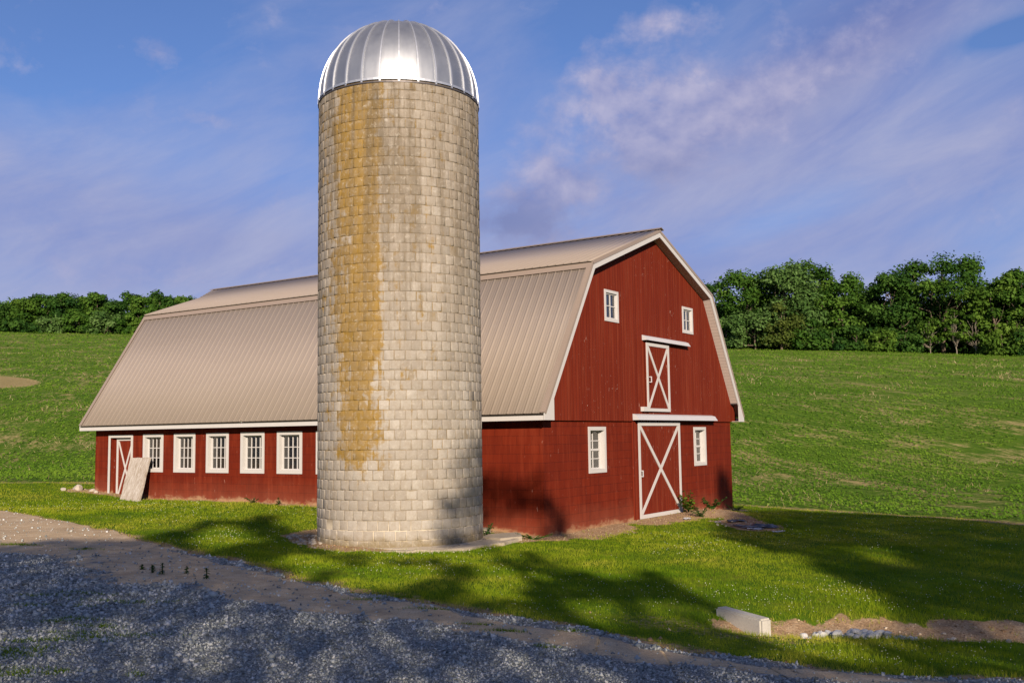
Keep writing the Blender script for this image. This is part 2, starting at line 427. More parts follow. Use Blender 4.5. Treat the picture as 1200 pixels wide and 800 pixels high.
mt, nt, out = new_mat('field_ground'); s = N(nt); o = s.obj()
r = s.mapv(o, (1,1,1), (0,0,R_(-49)))     # x across the sun line, y away from the drive
st = s.mapv(r, (.035,.22,1))
n1 = s.noise(st, 1.0, 6, .7, .3)
n2 = s.noise(s.mapv(r, (.3,1.9,1)), 1.0, 7, .75)
n3 = s.noise(s.mapv(r, (2.2,4.5,1)), 1.0, 5, .8)
green = s.ramp(n2, [(.3,(.062,.125,.010)),(.5,(.098,.168,.014)),(.7,(.165,.225,.028))])
green = s.mix(s.ramp(n3, [(.35,.6),(.6,0)]), green, (.025,.065,.008))
tan = s.ramp(n3, [(.3,(.26,.18,.08)),(.7,(.48,.36,.17))])
f = s.ramp(s.m('ADD', s.m('ADD', s.m('MULTIPLY', n1, .5), s.m('MULTIPLY', n2, .42)), s.m('MULTIPLY', n3, .30)), [(.618,0),(.71,.75)])
patch = s.attr('dirt')
f = s.m('MAXIMUM', f, s.ramp(s.m('ADD', patch, s.m('MULTIPLY', s.m('SUBTRACT', n3, .5), .5)), [(.4,0),(.6,1)]))
wv = s.n('ShaderNodeTexWave', ins={'Vector': s.mapv(r, (1,1,1)), 'Scale': .35, 'Distortion': 1.5, 'Detail': 1.0, 'Detail Scale': .2})
tan = s.mix(s.m('MULTIPLY', s.m('MULTIPLY', wv.outputs['Fac'], patch), .55), tan, (.10,.12,.03))
finish(nt, out, s.bsdf(s.mix(f, green, tan), .95, 0, .03, s.bump(n3, .6, .15))); M['field_ground'] = mt
# loose stones
mt, nt, out = new_mat('gravel_stone'); s = N(nt)
c = s.ramp(s.attr('lv'), [(0,(.11,.12,.115)),(.35,(.28,.30,.295)),(.7,(.46,.475,.46)),(.9,(.56,.555,.54)),(1,(.66,.645,.62))])
finish(nt, out, s.bsdf(c, .8, 0, .2)); M['gravel_stone'] = mt

# ------------------------------------------------------------------ sky and sun
SUN_H, SUN_E = 49.0, 19.0
w = bpy.data.worlds.new('World'); scene.world = w; w.use_nodes = True
nt = w.node_tree; nt.nodes.clear(); s = N(nt)
out = nt.nodes.new('ShaderNodeOutputWorld')
sky = nt.nodes.new('ShaderNodeTexSky'); sky.sky_type = 'NISHITA'; sky.sun_disc = False
sky.sun_elevation = R_(SUN_E); sky.sun_rotation = R_(SUN_H+180); sky.altitude = 150; sky.air_density = 1.0; sky.dust_density = .6; sky.ozone_density = 3.0
d = s.gen(); sp = s.sep(d)
hx, hy = math.sin(R_(56.4)), math.cos(R_(56.4))
fw = s.m('ADD', s.m('MULTIPLY', sp[0], hx), s.m('MULTIPLY', sp[1], hy))
rt = s.m('ADD', s.m('MULTIPLY', sp[0], hy), s.m('MULTIPLY', sp[1], -hx))
az = s.m('ARCTAN2', rt, fw); el = s.m('ARCSINE', sp[2])
def blob(a0, e0, ra, re, rot=0.0, soft=1.0):
    """soft elliptical patch of cloud at azimuth a0 / elevation e0 (radians)"""
    da = s.m('SUBTRACT', az, a0); de = s.m('SUBTRACT', el, e0)
    ca, sa = math.cos(rot), math.sin(rot)
    x = s.m('DIVIDE', s.m('ADD', s.m('MULTIPLY', da, ca), s.m('MULTIPLY', de, sa)), ra)
    y = s.m('DIVIDE', s.m('ADD', s.m('MULTIPLY', da, -sa), s.m('MULTIPLY', de, ca)), re)
    r2 = s.m('ADD', s.m('MULTIPLY', x, x), s.m('MULTIPLY', y, y))
    return s.m('POWER', 2.718, s.m('MULTIPLY', r2, -soft))
def addm(*a):
    r = a[0]
    for b in a[1:]: r = s.m('ADD', r, b)
    return r
pl = s.comb(az, el, 0.0)
def rotm(ang, sx, sy): return s.mapv(s.mapv(pl, (1,1,1), (0,0,ang)), (sx, sy, 1))
v1 = s.noise(rotm(R_(-14), 1.7, 5.2), 1.0, 6, .54, .35)
v2 = s.noise(rotm(R_(-20), 5, 15), 1.0, 6, .62, .4)
veil = addm(s.m('MULTIPLY', v1, .80), s.m('MULTIPLY', v2, .40))
bias = addm(s.m('MULTIPLY', blob(-.42,.205,.38,.075,-.12), .36), s.m('MULTIPLY', blob(.36,.21,.40,.11,.30), .30),
            s.m('MULTIPLY', blob(.36,.36,.26,.06,.50), .36), s.m('MULTIPLY', blob(-.14,.37,.16,.08), .13), s.m('MULTIPLY', blob(.0,.05,2.0,.12), .30),
            s.m('MULTIPLY', blob(-.46,.375,.27,.075), -.26), s.m('MULTIPLY', blob(.09,.40,.09,.09), -.12), s.m('MULTIPLY', blob(.27,.205,.09,.018,.25), -.18), s.m('MULTIPLY', blob(.475,.345,.045,.011,.1), -.5), s.m('MULTIPLY', blob(.22,.13,.12,.02,.3), -.12))
veilf = s.ramp(s.m('ADD', veil, bias), [(.50,.04),(.68,.40),(.90,.82),(1.0,.92)])
v3 = s.noise(s.mapv(pl, (15,19,1), (0,0,.25)), 1.0, 6, .62, .12)
v4 = s.noise(s.mapv(pl, (34,44,1), (0,0,.35)), 1.0, 4, .62, .1)
def lump(off):
    p2 = s.mapv(pl, (1,1,1), loc=off)
    a_ = s.noise(s.mapv(p2, (15,19,1), (0,0,.25)), 1.0, 4, .60, .12)
    return a_
pb = addm(blob(.180,.318,.085,.050,.15), s.m('MULTIPLY', blob(.150,.268,.050,.030,-.2), .85), s.m('MULTIPLY', blob(.235,.310,.060,.025,.25), .75), s.m('MULTIPLY', blob(.36,.375,.14,.045,.5), .45), s.m('MULTIPLY', blob(.010,.225,.055,.036), 1.0),
          s.m('MULTIPLY', blob(.065,.285,.060,.045,.5), .55), s.m('MULTIPLY', blob(.17,.39,.05,.014), .62), s.m('MULTIPLY', blob(.07,.24,.05,.020,-.3), .55), s.m('MULTIPLY', blob(.03,.19,.05,.02), .5), s.m('MULTIPLY', blob(-.37,.150,.09,.014,-.05), .35), s.m('MULTIPLY', blob(-.34,.36,.04,.014,-.2), .45), s.m('MULTIPLY', blob(-.29,.30,.03,.008,-.1), .45), s.m('MULTIPLY', blob(.095,.34,.05,.03,.6), .50))
puff = s.ramp(addm(pb, s.m('MULTIPLY', s.m('SUBTRACT', v3, .5), 2.1), s.m('MULTIPLY', s.m('SUBTRACT', v4, .5), .7)), [(.22,0),(.50,.26),(.85,.66),(1.0,.85)])
v3b = lump((.006,-.016,0))
rel = s.m('ADD', s.m('MULTIPLY', s.m('SUBTRACT', v3, v3b), 2.4), .50, clamp=True)
CL_SH = (.165,.185,.35); CL_LT = (.33,.315,.43)
pcol = s.mix(rel, CL_SH, CL_LT)
shade_b = s.m('ADD', s.m('MULTIPLY', blob(.0,.21,.08,.028), .95), s.m('MULTIPLY', blob(.155,.252,.06,.022), .55), clamp=True)
pcol = s.mix(shade_b, pcol, (.125,.15,.30))
vcol = s.mix(s.ramp(v2, [(.35,0),(.65,1)]), (.175,.200,.375), (.262,.275,.41))
vcol = s.mix(s.m('MULTIPLY', blob(.36,.385,.16,.045,.5), .75), vcol, (.105,.125,.29))
skyc = s.mix(1.0, sky.outputs[0], (.66,.74,1.02), 'MULTIPLY')
SKYS = .080
inv = 1.0/SKYS
up = lambda c: s.n('ShaderNodeVectorMath', operation='SCALE', ins={0: c, 3: inv}).outputs[0]
col = s.mix(veilf, skyc, up(vcol))
col = s.mix(puff, col, up(pcol))
bg = s.n('ShaderNodeBackground', ins={'Color': col, 'Strength': SKYS})
nt.links.new(bg.outputs[0], out.inputs['Surface'])
w.cycles.sampling_method = 'MANUAL'; w.cycles.sample_map_resolution = 256

sd = bpy.data.lights.new('sun', 'SUN'); so = bpy.data.objects.new('sun', sd); COL.objects.link(so)
sd.energy = 5.0; sd.angle = R_(.55); sd.color = (1.0, .85, .67)
tv = Vector((math.sin(R_(SUN_H))*math.cos(R_(SUN_E)), math.cos(R_(SUN_H))*math.cos(R_(SUN_E)), -math.sin(R_(SUN_E))))
so.rotation_euler = tv.to_track_quat('-Z', 'Y').to_euler(); so.location = (-30,-30,40)

# ------------------------------------------------------------------ ground sheets
def resample(pts, n):
    pts = np.array(pts, float); dd = np.r_[0, np.cumsum(np.hypot(*np.diff(pts, axis=0).T))]
    return pts, dd
def spline(pts, us):
    """Catmull-Rom through pts, us in 0..1 by index"""
    P = np.array(pts, float); P = np.vstack([2*P[0]-P[1], P, 2*P[-1]-P[-2]])
    n = len(P)-3; t = np.clip(us, 0, 1-1e-9)*n; i = t.astype(int); f = (t-i)[:,None]
    a,b,c,d_ = P[i],P[i+1],P[i+2],P[i+3]
    return .5*((2*b)+(c-a)*f+(2*a-5*b+4*c-d_)*f**2+(3*b-a-3*c+d_)*f**3)
EDGE = [(-16,44),(-10,33),(-6.6,24),(-5.3,17),(-5.47,12.45),(-6.36,8.1),(-6.7,5.63),(-7.34,3.48),(-7.72,1.87),(-8.3,.3),(-8.95,-1.14),(-9.43,-2.71),(-9.77,-3.98),(-10.12,-5.73),(-10.36,-7.06),(-10.71,-8.14),(-10.89,-9.0),(-10.85,-9.75),(-10.2,-10.75),(-9.3,-12.5),(-8,-16),(-6,-24)]
FIELD = [(-12,47),(-8,40),(-4,30),(-.41,21.42),(.37,20.18),(1.33,18.74),(3.2,18.0),(6,17.8),(9,17.4),(12,15.5),(13.6,12),(14,8),(13.9,4),(13.3,.9),(13.5,-1.23),(12.58,-3.41),(10.54,-6.28),(8.32,-8.67),(6.6,-11),(4.6,-14),(2.5,-18),(0,-28)]
DOUT = [(-40,48),(-36,40),(-33,32),(-32,26),(-31,21),(-30,17),(-30,13),(-30,9),(-30,5),(-30,1),(-30,-3),(-30,-7),(-30,-10),(-30,-13),(-29,-16),(-28,-19),(-26,-22),(-24,-25),(-21,-27),(-18,-28),(-14,-29),(-9,-30)]
nu_ = 420
us = np.linspace(0, 1, nu_)
E_ = spline(EDGE, us); Fd = spline(FIELD, us); Do = spline(DOUT, us)
wob = noise2(us*180, us*0, 1, 3)*.14+noise2(us*60, us*0, 1, 5)*.16
tan_ = np.gradient(E_, axis=0); tan_ /= np.linalg.norm(tan_, axis=1)[:,None]
E_ = E_+np.c_[-tan_[:,1], tan_[:,0]]*wob[:,None]
def ruled(name, A, B, nv, power, dz, attrf, mat, thick_edge=True):
    t = np.linspace(0, 1, nv)**power
    P = A[:,None,:]*(1-t)[None,:,None]+B[:,None,:]*t[None,:,None]
    x, y = P[...,0], P[...,1]; z = H(x, y)+dz
    n, mm = x.shape
    V = np.c_[x.ravel(), y.ravel(), z.ravel()]
    i = np.arange(n-1)[:,None]*mm+np.arange(mm-1)[None,:]
    Fq = np.stack([i, i+1, i+mm+1, i+mm], -1).reshape(-1,4)
    # make it face up
    a, b, c = V[Fq[0,0]], V[Fq[0,1]], V[Fq[0,3]]
    if np.cross(b-a, c-a)[2] < 0: Fq = Fq[:, ::-1]
    me = np_mesh(name, V, Fq, attrs={'dirt': attrf(x, y).ravel()})
    return tag(link(name, me, M[mat], smooth=True), kind='structure')
def sstep(a, b, v): t = np.clip((v-a)/(b-a), 0, 1); return t*t*(3-2*t)
def lawn_dirt(x, y):
    n = noise2(x, y, 2.3, 1)*.18+noise2(x, y, 6, 2)*.12
    r = np.hypot(x-SILO[0], y-SILO[1]); ang = np.arctan2(y-SILO[1], x-SILO[0])
    v = 1-sstep(2.05, 2.75, r+n)
    # bare strip along the front and the corner, mound by the big door
    v = np.maximum(v, (1-sstep(.10, .55, -y+n*1.0))*((x>-1.2)&(x<12)&(y<.5)))
    v = np.maximum(v, (1-sstep(.4, 1.0, seg_dist(x, y, [(-1.5,.3),(.3,-.35),(2.5,-.3)])+n*1.2)))
    v = np.maximum(v, 1-sstep(.35, 1.05, seg_dist(x, y, [(4.4,-.4),(8.8,-.6),(7.6,-1.4),(6.0,-2.3),(4.9,-3.2)])+n*1.8))
    v = np.maximum(v, 1-sstep(.42, .95, seg_dist(x, y, DITCH)+n*1.5))
    v = np.maximum(v, (1-sstep(.12, .5, -x+n*.9))*((y>-.5)&(y<17.2)&(x<1)))
    v = np.maximum(v, .62*(1-sstep(.0, .8, seg_dist(x, y, [tuple(p) for p in EDGE])+n)))
    v = np.maximum(v, .45*(1-sstep(.5, 1.6, np.hypot((x+8.8)/1.0, (y+7.6)/1.6)+n)))
    v = np.maximum(v, .9*(1-sstep(.2, .9, np.hypot((x+.4)/.7, (y-17.1)/.9)+n)))
    v = np.maximum(v, .62*(1-sstep(.0, .9, seg_dist(x, y, [tuple(p) for p in FIELD])+n)))
    return v
def drive_dirt(x, y):
    de = seg_dist(x, y, [tuple(p) for p in EDGE])
    n = noise2(x, y, 1.2, 4)*.45+noise2(x, y, 4, 5)*.3
    wd = np.interp(y, [-12,-8,-4,0,3,8,14,20], [.35,.8,1.5,2.2,2.8,4.5,7,9])
    v = 1-sstep(.65, 1.25, de/wd+n*.55)
    v = v*(1-.65*(1-sstep(.15, .4, de+n*.25)) * (y<3))      # a thin line of stones right at the grass
    return v
BP = (28.5, 75.0); rgtv = (.87, -.49)
def field_dirt(x, y):
    v = 1-sstep(.6, 1.2, np.hypot(((x-BP[0])*rgtv[0]+(y-BP[1])*rgtv[1])/4.6, ((x-BP[0])*rgtv[1]*-1+(y-BP[1])*rgtv[0])/9.0))
    v = np.maximum(v, .52*(1-sstep(0, 1.6, seg_dist(x, y, [tuple(p) for p in FIELD]))))
    return v
lawn = ruled('lawn', E_, Fd, 130, 1.0, .0, lawn_dirt, 'lawn_ground')
drive = ruled('gravel_drive', E_, Do, 110, 1.6, .012, drive_dirt, 'gravel_ground')
g = np.sinh(np.linspace(-5.2, 5.2, 331)); g = g/g[-1]*900
gx, gy = np.meshgrid(g+12, g+22, indexing='ij')
hz = H(gx, gy)
inner = inpoly(gx, gy, [tuple(p) for p in np.vstack([Fd, Do[::-1]])])
dF = seg_dist(gx, gy, [tuple(p) for p in FIELD]); dD = seg_dist(gx, gy, [tuple(p) for p in DOUT])
hz = hz+np.where(inner, -.5*sstep(.0, 1.5, np.minimum(dF, dD)), -.01)
n = len(g); i = np.arange(n-1)[:,None]*n+np.arange(n-1)[None,:]
Fq = np.stack([i, i+n, i+n+1, i+1], -1).reshape(-1,4)
me = np_mesh('field', np.c_[gx.ravel(), gy.ravel(), hz.ravel()], Fq, attrs={'dirt': field_dirt(gx, gy).ravel()})
tag(link('field', me, M['field_ground'], smooth=True), kind='structure')

# ------------------------------------------------------------------ scatter helpers
fwd2 = np.array([math.sin(R_(56.4)), math.cos(R_(56.4))]); rgt2 = np.array([fwd2[1], -fwd2[0]])
def in_view(x, y, margin=2.0):
    dx = x-CAM[0]; dy = y-CAM[1]; f = dx*fwd2[0]+dy*fwd2[1]; r = dx*rgt2[0]+dy*rgt2[1]
    return (f > 3) & (np.abs(r) < f*.53+margin)
def dist_cam(x, y): return np.hypot(x-CAM[0], y-CAM[1])
LAWNP = [tuple(p) for p in np.vstack([E_[::4], Fd[::-1][::4]])]
DRIVEP = [tuple(p) for p in np.vstack([E_[::4], Do[::-1][::4]])]
def blades(px, py, pz, hgt, wid, k, lean=.5, val=None, kfun=None):
    """k triangular blades per point"""
    n = len(px); px = np.repeat(px, k); py = np.repeat(py, k); pz = np.repeat(pz, k); hgt = np.repeat(hgt, k); wid = np.repeat(wid, k)
    N_ = n*k
    a = rng.uniform(0, 2*np.pi, N_); l = rng.uniform(.05, lean, N_)*hgt; b = rng.uniform(0, 2*np.pi, N_); j = wid*2.5
    hh = hgt*rng.uniform(.55, 1.1, N_)
    ox = px+rng.normal(0, 1, N_)*j; oy = py+rng.normal(0, 1, N_)*j
    c, s_ = np.cos(a)*wid/2, np.sin(a)*wid/2
    V = np.empty((N_, 3, 3))
    V[:,0] = np.c_[ox-c, oy-s_, pz-.01]; V[:,1] = np.c_[ox+c, oy+s_, pz-.01]; V[:,2] = np.c_[ox+np.cos(b)*l, oy+np.sin(b)*l, pz+hh]
    lv = np.repeat(val, k) if val is not None else rng.uniform(0, 1, N_)
    lv = np.clip(lv+rng.normal(0, .12, N_), 0, 1)
    return V.reshape(-1,3), np.arange(N_*3).reshape(-1,3), np.repeat(lv, 3)
def scatter(n, box, poly=None, pfun=None, margin=2.0):
    x = rng.uniform(box[0], box[1], n); y = rng.uniform(box[2], box[3], n)
    k = in_view(x, y, margin); x, y = x[k], y[k]
    if poly is not None: k = inpoly(x, y, poly); x, y = x[k], y[k]
    if pfun is not None: k = rng.uniform(0, 1, len(x)) < pfun(x, y); x, y = x[k], y[k]
    return x, y
def in_barn(x, y): return (x > -.02) & (x < 11.4) & (y > -.02) & (y < 16.8)
def grass_p(x, y):
    d = dist_cam(x, y); p = np.clip((11/d)**1.5, 0, 1)
    dt = lawn_dirt(x, y)+noise2(x, y, 14, 8)*.22
    p = p*(1-sstep(.28, .80, dt)*.97)
    return p*~in_barn(x, y)*(np.hypot(x-SILO[0], y-SILO[1]) > 1.9)
x, y = scatter(900000, (-13,14,-20,36), LAWNP, grass_p)
d = dist_cam(x, y); z = H(x, y)
tone = np.clip(.42+noise2(x, y, .55, 11)*.32+noise2(x, y, 2.2, 12)*.20, 0, 1)
dt = lawn_dirt(x, y); tone = np.clip(tone+.35*sstep(.25, .55, dt), 0, 1)
hg = (.050+.022*noise2(x, y, .9, 14))*(1+.4*(rng.uniform(0,1,len(x))>.96))
V, Fq, lv = blades(x, y, z, hg, np.clip(.0055*d/11, .005, .016), 3, .9, tone)
print('grass tufts', len(x))
tag(link('lawn_grass', np_mesh('lawn_grass', V, Fq, {'lv': lv}), M['grass_blade']), 'short mown green lawn grass between the gravel and the barn', 'grass', kind='stuff')
# clover heads
octv = np.array([(1,0,0),(-1,0,0),(0,1,0),(0,-1,0),(0,0,1),(0,0,-1)], float)
octf = np.array([(0,2,4),(2,1,4),(1,3,4),(3,0,4),(2,0,5),(1,2,5),(3,1,5),(0,3,5)])
def solids(x, y, z, sx, flat=.7, jit=.0, rot=True):
    n = len(x); Vv = np.repeat(octv[None], n, 0)*np.array([1,1,flat])
    if jit: Vv = Vv*rng.uniform(1-jit, 1+jit, (n,6,1))+rng.normal(0, jit*.35, (n,6,3))
    if rot:
        q = rng.normal(0, 1, (n,4)); q /= np.linalg.norm(q, axis=1)[:,None]; w_,a,b,c = q.T
        Rm = np.stack([1-2*(b*b+c*c),2*(a*b-c*w_),2*(a*c+b*w_),2*(a*b+c*w_),1-2*(a*a+c*c),2*(b*c-a*w_),2*(a*c-b*w_),2*(b*c+a*w_),1-2*(a*a+b*b)],1).reshape(n,3,3)
        Vv = np.einsum('nij,nkj->nki', Rm, Vv)
    Vv = Vv*sx[:,None,None]+np.stack([x,y,z],1)[:,None,:]
    Fv = octf[None]+(np.arange(n)*6)[:,None,None]
    return Vv.reshape(-1,3), Fv.reshape(-1,3)
x, y = scatter(150000, (-12,12,-14,24), LAWNP, lambda x, y: .40*grass_p(x, y)*np.clip(.35+noise2(x, y, .5, 21)*.8, 0, 1))
d = dist_cam(x, y)
V, Fq = solids(x, y, H(x, y)+rng.uniform(.045, .085, len(x)), rng.uniform(.0035, .008, len(x))*np.clip(d/13, .8, 1.5))
print('clover', len(x))
tag(link('clover_flowers', np_mesh('clover_flowers', V, Fq), M['clover_white']), 'tiny white clover heads scattered through the lawn', 'clover', kind='stuff')
# gravel stones
def grav_p(x, y):
    d = dist_cam(x, y); p = np.clip((6.5/d)**1.6, 0, 1)
    dd = drive_dirt(x, y)+noise2(x, y, 9, 31)*.28
    return p*(1-sstep(.38, .6, dd)*.93)
x, y = scatter(900000, (-20,-3,-16,24), DRIVEP, grav_p, 1.2)
d = dist_cam(x, y); sz = rng.lognormal(math.log(.0105), .38, len(x))*np.clip(d/8, .85, 1.7)
V, Fq = solids(x, y, H(x, y)+.012+sz*.25, sz, .5, .25)
print('gravel', len(x))
lv = np.repeat(np.clip(rng.beta(1.5, 2.0, len(x))+(rng.uniform(0,1,len(x))>.97)*.3, 0, 1), 6)
tag(link('loose_gravel', np_mesh('loose_gravel', V, Fq, {'lv': lv}), M['gravel_stone']), 'loose crushed blue grey gravel covering the drive', 'gravel', kind='stuff')
# crops: rows run across the slope
def crop(x0, x1, y0, y1, sp_row, sp_in, far):
    """rows along the contour, in a frame turned to the sun heading"""
    ha = R_(49); ax = np.array([math.cos(ha), -math.sin(ha)]); ay = np.array([math.sin(ha), math.cos(ha)])
    a = np.arange(x0, x1, sp_in); b = np.arange(y0, y1, sp_row)
    A, B = np.meshgrid(a, b); A = A.ravel()+rng.uniform(-.5, .5, A.size)*sp_in; B = B.ravel()+rng.normal(0, .05, B.size)+1.2*np.sin(A*.03)
    x = A*ax[0]+B*ay[0]; y = A*ax[1]+B*ay[1]
    k = in_view(x, y, 3) & ~inpoly(x, y, LAWNP) & ~inpoly(x, y, DRIVEP) & (seg_dist(x, y, [tuple(p) for p in FIELD]) > .35) & ~in_barn(x, y)
    return x[k], y[k]
parts = []
for (d0, d1, sr_, si, ls, kk) in ((28,52,.38,.13,.054,3),(52,95,.62,.26,.075,3),(95,185,1.2,.65,.12,3),(185,300,2.2,1.4,.22,2)):
    lo = -23+d0*.55; x, y = crop(-d1*1.0, d1*1.1, -23+d0*.85, -22+d1*1.05, sr_, si, 0)
    d = dist_cam(x, y); k = (d >= d0) & (d < d1); x, y = x[k], y[k]
    gap = noise2(x, y, .22, 41)*.5+noise2(x, y, 1.1, 42)*.35+noise2(x*.4, y, .6, 43)*.35
    k = (gap < .30) & (rng.uniform(0, 1, len(x)) > field_dirt(x, y)*1.3); x, y = x[k], y[k]
    z = H(x, y); n = len(x)*kk
    X = np.repeat(x, kk)+rng.normal(0, ls*.7, n); Y = np.repeat(y, kk)+rng.normal(0, ls*.7, n); Z = np.repeat(z, kk)+rng.uniform(.3, 1.3, n)*ls*.9
    nn = rng.normal(0, .5, (n,3)); nn[:,2] = 1; nn[:,0] -= .35; nn[:,1] -= .3; nn /= np.linalg.norm(nn, axis=1)[:,None]
    a = np.cross(nn, rng.normal(0, 1, (n,3))); a /= np.linalg.norm(a, axis=1)[:,None]; b = np.cross(nn, a)
    L = (ls*rng.uniform(.6, 1.25, n))[:,None]; P = np.c_[X,Y,Z]
    V = np.stack([P-a*L, P-b*L*.6, P+a*L, P+b*L*.6], 1).reshape(-1,3)
    tone = np.repeat(np.clip(.5+noise2(x, y, .18, 44)*.35, 0, 1), kk)
    parts.append((V, np.repeat(np.clip(tone+rng.normal(0, .15, n), 0, 1), 4)))
V = np.vstack([p[0] for p in parts]); lv = np.concatenate([p[1] for p in parts])
print('crop leaves', len(V)//4)
tag(link('bean_crop', np_mesh('bean_crop', V, np.arange(len(V)).reshape(-1,4), {'lv': lv}), M['crop_leaf']), 'low green leafy crop in rows over the rising field', 'crop', kind='stuff')
# stubble between the rows
x, y = scatter(160000, (-10,140,-60,140), None, lambda x, y: np.clip((30/dist_cam(x,y))**1.5, 0, 1)*(noise2(x*.5, y, .35, 51)+noise2(x, y, 1.3, 52)*.5 > .42), 3)
k = ~inpoly(x, y, LAWNP) & ~inpoly(x, y, DRIVEP) & (dist_cam(x, y) > 27); x, y = x[k], y[k]; d = dist_cam(x, y)
V, Fq, lv = blades(x, y, H(x, y), rng.uniform(.06, .22, len(x))*np.clip(d/45, 1, 2), .012*d/35, 2, 1.6)
print('stubble', len(x))
tag(link('stubble', np_mesh('stubble', V, Fq, {'lv': lv}), M['straw']), 'dry pale stubble poking out between the crop rows', 'stubble', kind='stuff')
# dry litter on bare soil, weeds in the drive
x, y = scatter(60000, (-10,12,-14,18), LAWNP, lambda x, y: sstep(.4, .7, lawn_dirt(x, y))*.5*~in_barn(x, y))
V, Fq, lv = blades(x, y, H(x, y), rng.uniform(.008, .03, len(x)), np.full(len(x), .008), 1, 2.5)
tag(link('dry_litter', np_mesh('dry_litter', V, Fq, {'lv': lv}), M['straw']), 'dry straw and litter on the bare soil', 'litter', kind='stuff')
x, y = scatter(260000, (-11,12,-14,18), LAWNP, lambda x, y: sstep(.35, .7, lawn_dirt(x, y))*.55*np.clip(14/dist_cam(x, y), .3, 1)*~in_barn(x, y)*(np.hypot(x-SILO[0], y-SILO[1]) > 1.8))
V, Fq = solids(x, y, H(x, y)+.002, rng.lognormal(math.log(.009), .45, len(x)), .7, .3)
print('crumbs', len(x))
tag(link('soil_crumbs', np_mesh('soil_crumbs', V, Fq, {'lv': np.repeat(rng.beta(1.4, 2, len(x)), 6)}), M['soil_crumb']), 'small clods and grit lying on the bare brown soil', 'soil crumbs', kind='stuff')
WP = [(-9.29, 5.1, 0.5, 0.15, 300),(-8.86, 3.9, 0.3, 0.15, 160),(-12.5, -0.91, 0.3, 0.08, 120),(-12.1, -1.1, 0.35, 0.08, 150),(-12.16, -1.88, 0.7, 0.12, 260),(-12.98, -1.51, 0.35, 0.07, 120),(-12.69, -2.01, 0.2, 0.05, 50),(-13.28, -2.77, 0.25, 0.07, 120),(-13.51, -2.75, 0.3, 0.06, 100),(-13.38, -3.29, 0.25, 0.1, 150),(-13.55, -3.7, 0.6, 0.08, 220),(-13.83, -3.72, 0.3, 0.06, 120),(-14.13, -3.62, 0.5, 0.07, 260),(-14.68, -3.89, 0.4, 0.3, 600),(-15.09, -4.6, 0.4, 0.2, 400),(-14.84, -4.93, 0.1, 0.06, 50),(-14.53, -5.42, 0.1, 0.06, 50),(-11.02, -6.37, 0.22, 0.08, 130),(-10.84, -5.89, 0.15, 0.06, 70),(-11.48, -7.14, 0.15, 0.06, 70),(-10.58, -6.91, 0.15, 0.06, 70),(-10.06, -3.72, 0.3, 0.08, 120),(-9.63, -3.89, 0.2, 0.06, 80),(-10.31, -4.84, 0.3, 0.05, 90)]
xs, ys = [], []
for (cx, cy, ra, rb, nn) in WP:
    nn = int(nn*.55); a = rng.normal(0, .5, nn)*ra; b = rng.normal(0, .5, nn)*rb
    xs.append(cx+a*rgt2[0]+b*fwd2[0]); ys.append(cy+a*rgt2[1]+b*fwd2[1])
x = np.concatenate(xs); y = np.concatenate(ys)
V, Fq, lv = blades(x, y, H(x, y)+.012, rng.uniform(.012, .045, len(x)), np.full(len(x), .010), 3, 1.3, rng.uniform(.0, .4, len(x)))
tag(link('drive_weeds', np_mesh('drive_weeds', V, Fq, {'lv': lv}), M['grass_blade']), 'low green weed patches creeping over the gravel', 'weeds', kind='stuff')

